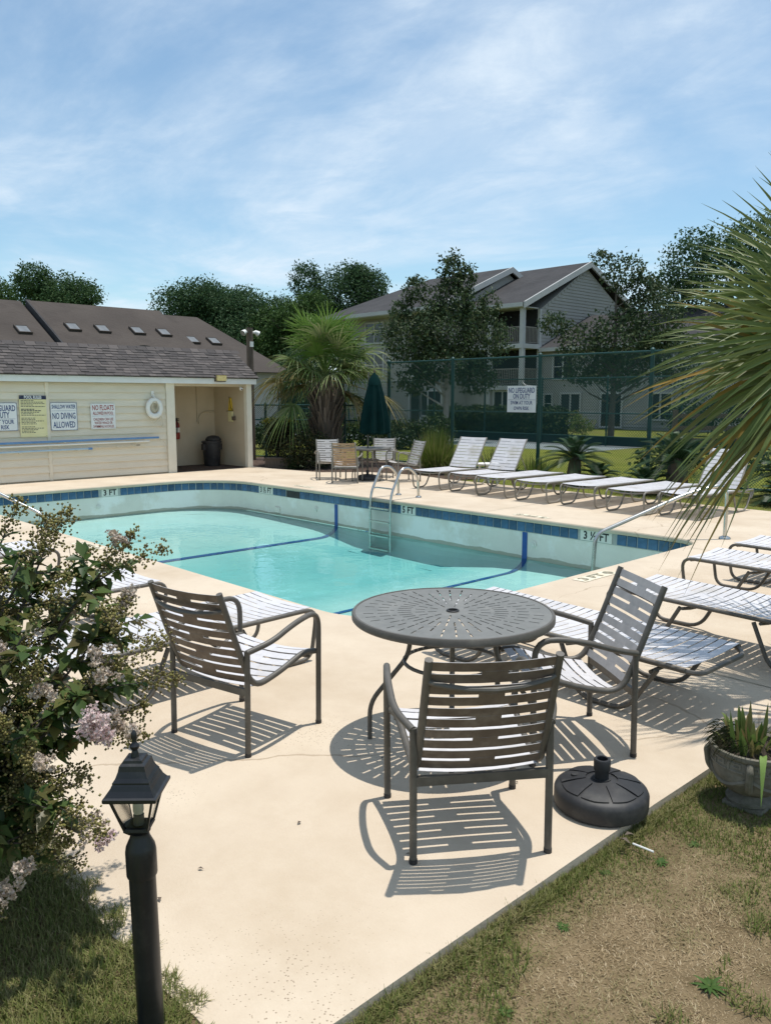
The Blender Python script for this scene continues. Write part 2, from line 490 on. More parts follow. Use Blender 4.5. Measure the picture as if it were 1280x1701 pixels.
class MB:
    """collects shapes; build() links them as one mesh object"""
    def __init__(s):
        s.v, s.f, s.m = [], [], []
    def add(s, vs, fs, mi=0):
        o = len(s.v)
        s.v.extend([tuple(p) for p in vs])
        s.f.extend([tuple(i + o for i in f) for f in fs])
        s.m.extend([mi] * len(fs))
        return s
    def box(s, x0, x1, y0, y1, z0, z1, mi=0, M=None):
        vs = [Vector(p) for p in ((x0, y0, z0), (x1, y0, z0), (x1, y1, z0), (x0, y1, z0), (x0, y0, z1), (x1, y0, z1), (x1, y1, z1), (x0, y1, z1))]
        if M is not None:
            vs = [M @ p for p in vs]
        return s.add(vs, [(0, 3, 2, 1), (4, 5, 6, 7), (0, 1, 5, 4), (1, 2, 6, 5), (2, 3, 7, 6), (3, 0, 4, 7)], mi)
    def tube(s, pts, r, n=8, mi=0, caps=True):
        pts = [Vector(p) for p in pts]
        rr = r if isinstance(r, (list, tuple)) else [r] * len(pts)
        vs, fs = [], []
        t0 = (pts[1] - pts[0]).normalized()
        up = Vector((0, 0, 1)) if abs(t0.z) < 0.9 else Vector((1, 0, 0))
        nrm = t0.cross(up).normalized()
        for i, p in enumerate(pts):
            if i == 0:
                t = t0
            elif i == len(pts) - 1:
                t = (pts[i] - pts[i - 1]).normalized()
            else:
                t = ((pts[i + 1] - pts[i]).normalized() + (pts[i] - pts[i - 1]).normalized())
                t = t.normalized() if t.length > 1e-6 else t0
            nrm = (nrm - t * nrm.dot(t)).normalized()
            b = t.cross(nrm)
            for k in range(n):
                a = 2 * math.pi * k / n
                vs.append(p + (nrm * math.cos(a) + b * math.sin(a)) * rr[i])
        for i in range(len(pts) - 1):
            for k in range(n):
                k2 = (k + 1) % n
                fs.append((i * n + k, i * n + k2, (i + 1) * n + k2, (i + 1) * n + k))
        if caps:
            fs.append(tuple(range(n - 1, -1, -1)))
            fs.append(tuple((len(pts) - 1) * n + k for k in range(n)))
        return s.add(vs, fs, mi)
    def lathe(s, prof, n=24, c=(0, 0, 0), mi=0, a0=0.0, wob=None):
        vs, fs = [], []
        for (r, z) in prof:
            for k in range(n):
                a = a0 + 2 * math.pi * k / n
                q = wob(k, r, z) if wob else 1.0
                vs.append((c[0] + r * q * math.cos(a), c[1] + r * q * math.sin(a), c[2] + z))
        for i in range(len(prof) - 1):
            for k in range(n):
                k2 = (k + 1) % n
                fs.append((i * n + k, i * n + k2, (i + 1) * n + k2, (i + 1) * n + k))
        fs.append(tuple(range(n - 1, -1, -1)))
        fs.append(tuple((len(prof) - 1) * n + k for k in range(n)))
        return s.add(vs, fs, mi)
    def prism(s, poly, ax, d0, d1, mi=0):
        """poly: 2-D outline; ax: axis it is extruded along ('x','y','z')"""
        def P(u, v, d):
            return {'x': (d, u, v), 'y': (u, d, v), 'z': (u, v, d)}[ax]
        n = len(poly)
        vs = [P(u, v, d0) for u, v in poly] + [P(u, v, d1) for u, v in poly]
        fs = [tuple(range(n - 1, -1, -1)), tuple(range(n, 2 * n))]
        fs += [(i, (i + 1) % n, n + (i + 1) % n, n + i) for i in range(n)]
        return s.add(vs, fs, mi)
    def build(s, name, mats, parent=None, smooth=False, loc=None, fix=False):
        me = bpy.data.meshes.new(name)
        me.from_pydata(s.v, [], s.f)
        ms = mats if isinstance(mats, (list, tuple)) else [mats]
        for k in ms:
            me.materials.append(MATS[k])
        if len(ms) > 1:
            me.polygons.foreach_set('material_index', s.m)
        if fix:
            bm = bmesh.new()
            bm.from_mesh(me)
            bmesh.ops.recalc_face_normals(bm, faces=bm.faces)
            bm.to_mesh(me)
            bm.free()
        if smooth:
            me.polygons.foreach_set('use_smooth', [True] * len(me.polygons))
            me.set_sharp_from_angle(angle=R(40))
        me.update()
        o = bpy.data.objects.new(name, me)
        COL.objects.link(o)
        o.parent = parent
        if loc is not None:
            o.location = loc
        return o

def fillet(pts, r, n=5):
    pts = [Vector(p) for p in pts]
    res = [pts[0]]
    for i in range(1, len(pts) - 1):
        p, a, b = pts[i], pts[i - 1], pts[i + 1]
        rr = r[i - 1] if isinstance(r, (list, tuple)) else r
        d1 = (a - p)
        d2 = (b - p)
        k = min(rr, d1.length * 0.49, d2.length * 0.49)
        q0 = p + d1.normalized() * k
        q1 = p + d2.normalized() * k
        for j in range(n + 1):
            t = j / n
            res.append(q0 * (1 - t) ** 2 + p * 2 * t * (1 - t) + q1 * t * t)
    res.append(pts[-1])
    return res

def tag(o, label=None, cat=None, group=None, kind=None):
    if label: o['label'] = label
    if cat: o['category'] = cat
    if group: o['group'] = group
    if kind: o['kind'] = kind
    return o

def thing(name, label, cat, loc=(0, 0, 0), rz=0.0, group=None):
    o = bpy.data.objects.new(name, None)
    o.empty_display_size = 0.1
    COL.objects.link(o)
    o.location = loc
    o.rotation_euler = (0, 0, rz)
    return tag(o, label, cat, group)

KIDS = {}
def copy_tree(o, parent=None):
    c = o.copy()
    COL.objects.link(c)
    c.parent = parent
    for ch in list(o.children):
        copy_tree(ch, c)
    return c
def dup(root, loc, rz, label):
    c = copy_tree(root)
    c.location = loc
    c.rotation_euler = (0, 0, rz)
    c['label'] = label
    return c

def np_mesh(name, verts, faces, material, parent=None, attr=None, smooth=False):
    """verts (n,3) and faces (m,k) arrays, all faces with k corners"""
    me = bpy.data.meshes.new(name)
    nv, (nf, k) = len(verts), faces.shape
    me.vertices.add(nv)
    me.vertices.foreach_set('co', np.asarray(verts, np.float32).ravel())
    me.loops.add(nf * k)
    me.loops.foreach_set('vertex_index', faces.astype(np.int32).ravel())
    me.polygons.add(nf)
    me.polygons.foreach_set('loop_start', np.arange(0, nf * k, k, dtype=np.int32))
    me.polygons.foreach_set('loop_total', np.full(nf, k, np.int32))
    if attr is not None:
        a = me.attributes.new(attr[0], 'FLOAT', 'POINT')
        a.data.foreach_set('value', attr[1].astype(np.float32))
    me.materials.append(MATS[material])
    if smooth:
        me.polygons.foreach_set('use_smooth', [True] * nf)
    me.update(calc_edges=True)
    me.validate()
    o = bpy.data.objects.new(name, me)
    COL.objects.link(o)
    o.parent = parent
    return o

def unit(a):
    return a / np.maximum(np.linalg.norm(a, axis=-1, keepdims=True), 1e-9)

def leaf_arrays(c, d, n, L, Wd, fold=0.25):
    """pointed leaves: bases c, directions d, normals n, lengths L, widths Wd -> verts, quad faces (two per leaf along the midrib)"""
    d = unit(d)
    s = unit(np.cross(d, n))
    n = np.cross(s, d)
    L = L[:, None]
    Wd = Wd[:, None]
    a = c
    b = c + d * L * 0.45 + s * Wd * 0.5 + n * Wd * fold
    e = c + d * L * 0.45 - s * Wd * 0.5 + n * Wd * fold
    t = c + d * L - n * L * 0.12
    m = c + d * L * 0.5
    k = len(c)
    v = np.stack([a, b, t, e, m], 1).reshape(-1, 3)
    i = np.arange(k)[:, None] * 5
    f = np.concatenate([i + np.array([[0, 1, 2, 4]]), i + np.array([[0, 4, 2, 3]])], 0)
    return v, f

def text_polys(body, size, bold=0.0, spacing=1.0, width=1.0):
    cu = bpy.data.curves.new('lettering', 'FONT')
    cu.body = body
    cu.size = size
    cu.align_x = 'CENTER'
    cu.align_y = 'CENTER'
    cu.offset = bold
    cu.space_character = spacing
    cu.resolution_u = 2
    ob = bpy.data.objects.new('lettering', cu)
    COL.objects.link(ob)
    dg = bpy.context.evaluated_depsgraph_get()
    me = ob.evaluated_get(dg).to_mesh()
    vs = [(v.co.x * width, v.co.y) for v in me.vertices]
    fs = [tuple(p.vertices) for p in me.polygons]
    ob.evaluated_get(dg).to_mesh_clear()
    bpy.data.objects.remove(ob)
    bpy.data.curves.remove(cu)
    return vs, fs

def put_text(mb, body, size, org, ux, uy, bold=0.0, width=1.0, fit=None, mi=0):
    vs, fs = text_polys(body, size, bold)
    if fit:
        w = max(v[0] for v in vs) - min(v[0] for v in vs)
        width = fit / w
    org, ux, uy = Vector(org), Vector(ux), Vector(uy)
    mb.add([org + ux * (x * width) + uy * y for x, y in vs], fs, mi)
    return mb

# ------------------------------------------------------------------ ground, deck, pool
POOL = (-16.0, -4.57, 4.24, 9.90)                 # coping edge: x0, x1, y0, y1
def rrect(x0, x1, y0, y1, rs, n=8):
    """counter-clockwise rounded rectangle; rs: corner radii at (x0,y0),(x1,y0),(x1,y1),(x0,y1)"""
    pts = []
    for (cx_, cy_, sx, sy, a0), r in zip(((x0, y0, 1, 1, 180), (x1, y0, -1, 1, 270), (x1, y1, -1, -1, 0), (x0, y1, 1, -1, 90)), rs):
        for k in range(n + 1):
            a = R(a0 + 90 * k / n)
            pts.append((cx_ + sx * r + r * math.cos(a), cy_ + sy * r + r * math.sin(a)))
    return pts
RS = (0.7, 0.7, 0.42, 1.3)
lawn = MB()
lawn.add([(-700, -700, -0.05), (700, -700, -0.05), (700, 700, -0.05), (-700, 700, -0.05)], [(0, 1, 2, 3)])
# the ground is one sheet with the pool pit cut out of it
me_out = [(-900, -900), (900, -900), (900, 900), (-900, 900)]
pit = rrect(POOL[0] - 0.3, POOL[1] + 0.3, POOL[2] - 0.3, POOL[3] + 0.3, (0.7,) * 4)
def sheet_with_hole(outer, hole, z, mb, mi=0):
    polys = [[Vector((x, y, 0)) for x, y in outer], [Vector((x, y, 0)) for x, y in hole]]
    tris = tessellate_polygon(polys)
    allp = outer + hole
    fs = []
    for t in tris:
        a, b, c = (Vector(allp[i]) for i in t)
        fs.append(tuple(t) if (b - a).cross(c - a) > 0 else tuple(reversed(t)))
    mb.add([(x, y, z) for x, y in allp], fs, mi)
    return mb
ground = tag(sheet_with_hole(me_out, pit, -0.05, MB()).build('lawn', 'lawn'), kind='structure')

# concrete deck: outline with slightly worn edges towards the two lawns
random.seed(3)
def jag(p, q, step, amp, nx, ny):
    p, q = Vector(p), Vector(q)
    n = max(2, int((q - p).length / step))
    return [(p.x + (q.x - p.x) * i / n + nx * random.uniform(-amp, amp), p.y + (q.y - p.y) * i / n + ny * random.uniform(-amp, amp)) for i in range(n)]
outer = jag((-24, 1.07), (-1.65, 1.07), 0.10, 0.012, 0, 1) + jag((-1.65, 1.07), (-1.65, 10.6), 0.3, 0.004, 1, 0) \
    + [(-1.65, 13.25), (-12.2, 13.35), (-13.2, 13.6), (-14.6, 13.3), (-15.4, 12.4), (-17.2, 12.15), (-17.62, 12.2), (-20.2, 12.2), (-24, 12.2)]
inner = rrect(*POOL, RS, 10)
deck_mb = sheet_with_hole(outer, inner, 0.0, MB())
# outer skirt
n = len(outer)
deck_mb.add([(x, y, 0) for x, y in outer] + [(x, y, -0.12) for x, y in outer], [(i, n + i, n + (i + 1) % n, (i + 1) % n) for i in range(n)])
# bull-nosed coping lip round the pool
prof = [(0, 0), (0.012, -0.006), (0.02, -0.02), (0.02, -0.045), (0.012, -0.065), (-0.08, -0.07)]
n = len(inner)
rings = []
for off, z in prof:
    o_ = off
    ring = rrect(POOL[0] + o_, POOL[1] - o_, POOL[2] + o_, POOL[3] - o_, [r - o_ for r in RS], 10)
    rings.append([(x, y, z) for x, y in ring])
vs = [p for r_ in rings for p in r_]
fs = [(j * n + i, j * n + (i + 1) % n, (j + 1) * n + (i + 1) % n, (j + 1) * n + i) for j in range(len(rings) - 1) for i in range(n)]
deck_mb.add(vs, fs)
deck = tag(deck_mb.build('pool_deck', 'deck', fix=False), kind='structure')
# joints between deck pours and the coping, sawn lines in the concrete
jm = MB()
for a, b in (((-5.55, 4.2), (-5.55, 1.1)), ((-10.4, 4.2), (-10.4, 1.1)), ((-4.5, 9.3), (-1.66, 9.3)), ((-4.5, 5.1), (-1.66, 5.1)),
             ((-8.2, 9.95), (-8.2, 13.3)), ((-12.6, 9.95), (-12.6, 13.4)), ((-4.2, 10.0), (-1.66, 10.9))):
    a, b = V(*a, 0), V(*b, 0)
    d = (b - a).normalized()
    s = d.cross(V(0, 0, 1)) * 0.004
    k = 14
    pts = [a + (b - a) * (i / k) + s * random.uniform(-2.0, 2.0) for i in range(k + 1)]
    jm.add([p + s + V(0, 0, 0.0035) for p in pts] + [p - s + V(0, 0, 0.0035) for p in pts], [(i, i + 1, k + 2 + i, k + 1 + i) for i in range(k)])
jm.build('expansion_joint', 'worn_print', deck)

# basin
WX0, WX1, WY0, WY1 = POOL[0] - 0.05, POOL[1] + 0.05, POOL[2] - 0.05, POOL[3] + 0.05
WR = [r + 0.05 for r in RS]
WATER = -0.64
def floor_z(x):
    # shallow at both ends, five feet in the middle (seen depth)
    pts = [(-16.1, -0.70), (-14.0, -0.73), (-12.3, -0.78), (-11.0, -0.98), (-9.0, -1.02), (-7.8, -0.84), (-7.0, -0.79), (-4.4, -0.75)]
    for (a, za), (b, zb) in zip(pts, pts[1:]):
        if a <= x <= b:
            return za + (zb - za) * (x - a) / (b - a)
    return pts[0][1] if x < pts[0][0] else pts[-1][1]
def wall_ring(off, z, n=10):
    return [(x, y, z if z is not None else floor_z(x)) for x, y in rrect(WX0 + off, WX1 - off, WY0 + off, WY1 - off, [max(r - off, 0.05) for r in WR], n)]
def dense(ring, step=0.35):
    o = []
    for i, p in enumerate(ring):
        q = ring[(i + 1) % len(ring)]
        k = max(1, int((Vector(q) - Vector(p)).length / step))
        o += [tuple(Vector(p).lerp(Vector(q), j / k)) for j in range(k)]
    return o
base = dense(wall_ring(0, 0))
def ring_at(off, zf):
    c = Vector(((WX0 + WX1) / 2, (WY0 + WY1) / 2, 0))
    o = []
    nb = len(base)
    for i, p in enumerate(base):
        a = Vector(base[i - 1]); b = Vector(base[(i + 1) % nb])
        t = (b - a).normalized()
        nrm = Vector((-t.y, t.x, 0))
        q = Vector(p) + nrm * off
        o.append((q.x, q.y, zf(q.x)))
    return o
ringset = [ring_at(0, lambda x: -0.066), ring_at(0, lambda x: -0.45), ring_at(0, lambda x: WATER - 0.01)]
for k in range(1, 7):
    a = R(90 * k / 6)
    ringset.append(ring_at(0.42 * (1 - math.cos(a)), lambda x, a=a: floor_z(x) + (WATER - 0.012 - floor_z(x)) * (1 - math.sin(a))))
nb = len(base)
bm_ = MB()
vs = [p for r_ in ringset for p in r_]
for j in range(len(ringset) - 1):
    fs = [(j * nb + i, j * nb + (i + 1) % nb, (j + 1) * nb + (i + 1) % nb, (j + 1) * nb + i) for i in range(nb)]
    bm_.add(vs if j == 0 else [], [], 0)
    bm_.f += fs
    bm_.m += [0 if j < 2 else 1] * len(fs)
basin = bm_.build('pool_basin', ['plaster', 'pool_floor'], smooth=False)
tag(basin, kind='structure')
fm = MB()
last = ringset[-1]
xs = sorted(set([WX0 + 0.42, -14.0, -12.3, -11.0, -9.0, -7.8, -7.0, WX1 - 0.42]))
# floor as strips between the slope breaks
fl = [Vector((x, y, 0)) for x, y, z in last]
for xa, xb in zip(xs, xs[1:]):
    k = 6
    for i in range(k):
        u0, u1 = xa + (xb - xa) * i / k, xa + (xb - xa) * (i + 1) / k
        def yr(u):
            ys = []
            for i2 in range(len(fl)):
                p, q = fl[i2], fl[(i2 + 1) % len(fl)]
                if (p.x - u) * (q.x - u) <= 0 and abs(p.x - q.x) > 1e-9:
                    ys.append(p.y + (q.y - p.y) * (u - p.x) / (q.x - p.x))
            return (min(ys), max(ys)) if len(ys) > 1 else (WY0 + 0.9, WY1 - 0.9)
        a0, a1 = yr(min(max(u0, WX0 + 0.43), WX1 - 0.43))
        b0, b1 = yr(min(max(u1, WX0 + 0.43), WX1 - 0.43))
        fm.add([(u0, a0, floor_z(u0)), (u1, b0, floor_z(u1)), (u1, b1, floor_z(u1)), (u0, a1, floor_z(u0))], [(0, 1, 2, 3)])
fm.build('basin_floor', 'pool_floor', basin)
# entry steps in the near corner, below the water
sm = MB()
for k in range(3):
    q = 1.5 - 0.42 * k
    poly = [(WX1 - 0.02, WY1 - 0.02), (WX1 - q - 0.1, WY1 - 0.02), (WX1 - q * 0.72, WY1 - q * 0.72), (WX1 - 0.02, WY1 - q - 0.1)]
    sm.prism(poly[::-1], 'z', -1.1, -0.74 + 0.03 * k)
sm.build('entry_step', 'pool_floor', basin, fix=True)
# water
wr = ring_at(0.002, lambda x: WATER)
wm = MB()
nw = len(wr)
zb = -1.2
wm.add(wr + [(x, y, zb) for x, y, z in wr], [tuple(range(nw)), tuple(range(2 * nw - 1, nw - 1, -1))] + [(i, nw + i, nw + (i + 1) % nw, (i + 1) % nw) for i in range(nw)])
tag(wm.build('water', 'pool_water', fix=True), kind='structure')

# waterline tiles, each its own piece, set in a grout bed
gr = MB()
ra, rb = ring_at(0.006, lambda x: -0.068), ring_at(0.006, lambda x: -0.232)
gr.add(ra + rb, [(i, (i + 1) % nb, nb + (i + 1) % nb, nb + i) for i in range(nb)])
gr.build('grout_bed', 'grout', basin)
tile_me = None
def tile_mesh():
    b = 0.006
    w, h, t = 0.0725, 0.0725, 0.010
    vs = [(-w, 0, -h), (w, 0, -h), (w, 0, h), (-w, 0, h), (-w + b, t, -h + b), (w - b, t, -h + b), (w - b, t, h - b), (-w + b, t, h - b)]
    m = MB().add(vs, [(7, 6, 5, 4), (0, 1, 5, 4), (1, 2, 6, 5), (2, 3, 7, 6), (3, 0, 4, 7)])
    return m
markers = [('far', 7.35, '3 FT', 2), ('right', -14.17, '3 ½ FT', 3), ('right', -9.92, '5 FT', 2), ('right', -6.18, '3 ½ FT', 3)]
def blocked(p, kind):
    for side, c, _, n_ in markers:
        h = 0.155 * n_ / 2 + 0.05
        if side == kind and abs((p.y if kind == 'far' else p.x) - c) < h:
            return True
    return kind == 'right' and abs(p.x + 13.22) < 0.28
perim = [Vector(p) for p in ring_at(0.0065, lambda x: 0)]
seglen = [(perim[(i + 1) % nb] - perim[i]).length for i in range(nb)]
total = sum(seglen)
nt_ = int(total / 0.155)
acc, i, tiles = 0.0, 0, []
for k in range(nt_):
    d = (k + 0.5) * total / nt_
    while acc + seglen[i] < d:
        acc += seglen[i]
        i += 1
    p = perim[i].lerp(perim[(i + 1) % nb], (d - acc) / seglen[i])
    t = (perim[(i + 1) % nb] - perim[i]).normalized()
    tiles.append((p, t))
first = None
for p, t in tiles:
    kind = 'far' if p.x < WX0 + 0.06 else ('right' if p.y > WY1 - 0.06 else '')
    if kind and blocked(p, kind):
        continue
    if first is None:
        o = tile_mesh().build('tile', 'pool_tile', basin)
        first = o.data
    else:
        o = bpy.data.objects.new('tile', first)
        COL.objects.link(o)
        o.parent = basin
    o.location = (p.x, p.y, -0.15)
    o.rotation_euler = (random.uniform(-.02, .02), 0, math.atan2(t.y, t.x))
for side, c, txt, n_ in markers:
    h = 0.155 * n_ / 2 + 0.02
    m, l = MB(), MB()
    if side == 'far':
        m.box(WX0 + 0.004, WX0 + 0.018, c - h, c + h, -0.222, -0.075)
        put_text(l, txt, 0.16, (WX0 + 0.021, c, -0.15), (0, 1, 0), (0, 0, 1), 0.004, fit=h * 1.6)
    else:
        m.box(c - h, c + h, WY1 - 0.018, WY1 - 0.004, -0.222, -0.075)
        put_text(l, txt, 0.16, (c, WY1 - 0.021, -0.15), (1, 0, 0), (0, 0, 1), 0.004, fit=h * 1.6)
    mo = m.build('depth_marker', 'marker_white', basin)
    l.build('lettering', 'black_print', mo)
# lane stripes: down the wall, round the cove, across the floor
for xs_ in (-7.42, -11.88):
    m = MB()
    w = 0.048
    fz = floor_z(xs_)
    path = [(WY1 - 0.006, -0.235), (WY1 - 0.006, -0.5), (WY1 - 0.006, WATER - 0.012)]
    for k in range(1, 9):
        a = R(90 * k / 8)
        path.append((WY1 - 0.008 - 0.42 * (1 - math.cos(a)), fz + 0.006 + (WATER - 0.012 - fz) * (1 - math.sin(a))))
    path.append((WY0 + 0.3, floor_z(xs_) + 0.006))
    vs = [(xs_ - w, y, z + (floor_z(xs_ - w) - floor_z(xs_) if j >= 3 else 0) + 0.002) for j, (y, z) in enumerate(path)] \
        + [(xs_ + w, y, z + (floor_z(xs_ + w) - floor_z(xs_) if j >= 3 else 0) + 0.002) for j, (y, z) in enumerate(path)]
    k = len(path)
    m.add(vs, [(j, j + 1, k + j + 1, k + j) for j in range(k - 1)])
    m.build('lane_stripe', 'stripe', basin)
# wall fittings: return inlets, the skimmer mouth and a drain box
def fitting(x, y, z, nx, ny, r=0.05):
    m = MB()
    a = V(x, y, z)
    d = V(nx, ny, 0)
    m.tube([a, a + d * 0.02], r, 14)
    m.tube([a + d * 0.02, a + d * 0.035], r * 0.45, 10)
    m.build('return_inlet', 'marker_white', basin)
fitting(WX0, 7.1, -0.42, 1, 0)
fitting(-12.5, WY1, -0.38, 0, -1)
fitting(-7.25, WY1, -0.40, 0, -1)
m = MB()
m.box(-13.45, -12.99, WY1 - 0.012, WY1 + 0.15, -0.225, -0.09, 0)
sk = m.build('skimmer', 'black_plastic', basin)
m = MB()
m.box(-13.85, -13.68, WY1 - 0.03, WY1 - 0.001, -0.58, -0.47)
m.build('outlet_plate', 'plaster', basin)

# painted depth notes on the deck
def deck_note(org, ux, uy, txt, w, h, name='depth_note'):
    org, ux, uy = Vector((*org, 0.004)), Vector((*ux, 0)), Vector((*uy, 0))
    m = MB()
    m.add([org - ux * w / 2 - uy * h / 2, org + ux * w / 2 - uy * h / 2, org + ux * w / 2 + uy * h / 2, org - ux * w / 2 + uy * h / 2], [(0, 1, 2, 3)])
    o = m.build(name, 'worn_white', deck)
    l = MB()
    put_text(l, txt, 0.15, org - ux * w * 0.12 + V(0, 0, 0.004), ux, uy, 0.003, fit=w * 0.6)
    c = org + ux * w * 0.36 + V(0, 0, 0.004)
    r0, r1 = h * 0.36, h * 0.27
    k = 20
    ring = [c + ux * math.cos(2 * math.pi * i / k) * r0 + uy * math.sin(2 * math.pi * i / k) * r0 for i in range(k)] \
        + [c + ux * math.cos(2 * math.pi * i / k) * r1 + uy * math.sin(2 * math.pi * i / k) * r1 for i in range(k)]
    l.add(ring, [(i, (i + 1) % k, k + (i + 1) % k, k + i) for i in range(k)])
    a = (ux - uy).normalized()
    b = (ux + uy).normalized() * 0.012
    l.add([c - a * r1 + b, c - a * r1 - b, c + a * r1 - b, c + a * r1 + b], [(3, 2, 1, 0)])
    l.build('lettering', 'worn_print', o)
deck_note((-5.68, 4.08), (1, 0), (0, 1), '3 FT', 0.62, 0.16)
deck_note((-4.40, 7.1), (0, 1), (-1, 0), '3 FT', 0.62, 0.16)
deck_note((-7.4, 10.08), (-1, 0), (0, -1), '5 FT', 0.62, 0.16)
deck_note((-13.1, 10.12), (-1, 0), (0, -1), '3 ½ FT', 0.62, 0.16)
deck_note((-9.6, 4.08), (1, 0), (0, 1), '5 FT', 0.62, 0.16)

# ------------------------------------------------------------------ mulch bed, path behind the fence
mb = MB()
mb.add([(x, y, -0.03) for x, y in [(-21, 12.0), (-17.3, 11.9), (-15.2, 12.3), (-14.4, 13.2), (-13.1, 13.5), (-12.1, 13.3), (-11.9, 14.6), (-12.8, 16.2), (-21, 16.2)]], [tuple(range(9))])
tag(mb.build('mulch_bed', 'mulch'), kind='structure')
mb = MB()
mb.add([(-60, 24.2, -0.046), (-15.5, 24.2, -0.046), (-15.5, 29.5, -0.046), (-60, 29.5, -0.046)], [(0, 1, 2, 3)])
tag(mb.build('path', 'court'), kind='structure')

# ------------------------------------------------------------------ pool house
HX = -17.74                                        # face of the siding
HY0, HY1 = 1.0, 12.0
house = thing('pool_house', 'low cream clapboard pool house with grey shingle roof and open alcove', 'building', (HX, 8, 0))
def H(mb, name, m, smooth=False, par=None):
    for i, p in enumerate(mb.v):
        mb.v[i] = (p[0] - HX, p[1] - 8, p[2])
    return mb.build(name, m, par or house, smooth)
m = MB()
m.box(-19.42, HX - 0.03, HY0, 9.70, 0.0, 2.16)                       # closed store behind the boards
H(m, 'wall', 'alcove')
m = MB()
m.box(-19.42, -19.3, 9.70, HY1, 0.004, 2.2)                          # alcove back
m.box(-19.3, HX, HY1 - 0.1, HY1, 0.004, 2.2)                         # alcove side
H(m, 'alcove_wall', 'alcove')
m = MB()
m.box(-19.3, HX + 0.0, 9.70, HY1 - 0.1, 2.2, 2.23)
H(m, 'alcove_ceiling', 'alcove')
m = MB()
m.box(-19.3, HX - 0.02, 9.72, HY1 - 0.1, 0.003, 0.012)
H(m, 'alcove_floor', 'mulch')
# lap siding: one board per course and bay
random.seed(5)
bh = 0.157
for y0, y1 in ((HY0, 6.80), (6.87, 9.62)):
    z = 0.03
    k = 0
    while z < 2.1:
        zt = min(z + bh, 2.12)
        mm = MB()
        mm.add([(HX + 0.004, y0, z), (HX + 0.004, y1, z), (HX - 0.026, y1, zt + 0.002), (HX - 0.026, y0, zt + 0.002),
                (HX - 0.03, y0, z + 0.004), (HX - 0.03, y1, z + 0.004), (HX - 0.03, y1, zt + 0.002), (HX - 0.03, y0, zt + 0.002)],
               [(0, 1, 2, 3), (4, 5, 1, 0), (3, 2, 6, 7), (1, 5, 6, 2), (4, 0, 3, 7)])
        H(mm, 'siding_board', 'siding')
        z += bh
m = MB(); m.box(HX - 0.03, HX + 0.006, 6.80, 6.87, 0.01, 2.12); H(m, 'batten', 'siding')
m = MB(); m.box(HX - 0.12, HX + 0.03, 9.625, 9.84, 0.003, 2.13); H(m, 'post', 'trim_cream')
m = MB(); m.box(HX - 0.10, HX + 0.03, HY1 - 0.12, HY1 + 0.03, 0.003, 2.16); H(m, 'post', 'trim_cream')
m = MB(); m.box(HX - 0.1, HX + 0.012, 9.84, HY1 - 0.12, 2.07, 2.2); H(m, 'beam', 'alcove')
m = MB(); m.box(HX + 0.09, HX + 0.13, HY0 - 0.2, HY1 + 0.12, 2.13, 2.30); H(m, 'fascia', 'trim_white')
m = MB(); m.box(HX - 0.02, HX + 0.09, HY0 - 0.2, HY1 + 0.1, 2.135, 2.155); H(m, 'soffit', 'trim_cream')
# roof: deck plus individual shingle tabs in courses (joined: each only a few pixels wide)
EX, EZ, RX, RZ = HX + 0.17, 2.295, -18.66, 3.0
roof = MB()
roof.prism([(EX, EZ), (RX, RZ), (-19.75, EZ), (-19.75, EZ - 0.05), (RX, RZ - 0.06), (EX - 0.02, EZ - 0.03)], 'y', HY0 - 0.25, HY1 + 0.14)
roof_o = H(roof, 'roof', 'grey_roof')
roof_o.data.materials.clear(); roof_o.data.materials.append(MATS['grey_roof'])
sh = MB()
slope_len = math.hypot(RX - EX, RZ - EZ)
ux, uz = (RX - EX) / slope_len, (RZ - EZ) / slope_len
nx_, nz_ = -uz, ux
if nz_ < 0: nx_, nz_ = -nx_, -nz_
ncr = 11
ch = slope_len / ncr
for c in range(ncr):
    y = HY0 - 0.25 + (c % 2) * 0.09 - random.random() * 0.1
    while y < HY1 + 0.15:
        w = random.uniform(0.15, 0.24)
        ya, yb = max(y, HY0 - 0.27), min(y + w - 0.006, HY1 + 0.16)
        y += w
        if yb - ya < 0.03:
            continue
        t = random.uniform(0.012, 0.026)
        a0, a1 = c * ch - 0.03 + random.uniform(-0.008, 0.008), (c + 1) * ch + 0.0
        P = []
        for (a, hh) in ((a0, 0.002), (a0, t), (a1, 0.004), (a1, 0.0005)):
            P.append((EX + ux * a + nx_ * hh, EZ + uz * a + nz_ * hh))
        vs = [(px, ya, pz) for px, pz in P] + [(px, yb, pz) for px, pz in P]
        sh.add(vs, [(0, 1, 5, 4), (1, 2, 6, 5), (0, 3, 2, 1), (4, 5, 6, 7)])
o = H(sh, 'shingles', 'shingle', par=roof_o); o.parent = house; o.parent = roof_o
o['kind'] = 'stuff'
rc = MB()
y = HY0 - 0.25
while y < HY1 + 0.1:
    rc.prism([(RX + 0.12, RZ - 0.06), (RX, RZ + 0.03), (RX - 0.12, RZ - 0.06), (RX, RZ + 0.012)], 'y', y, y + 0.23)
    y += 0.24
o = H(rc, 'ridge_cap', 'shingle', par=roof_o)

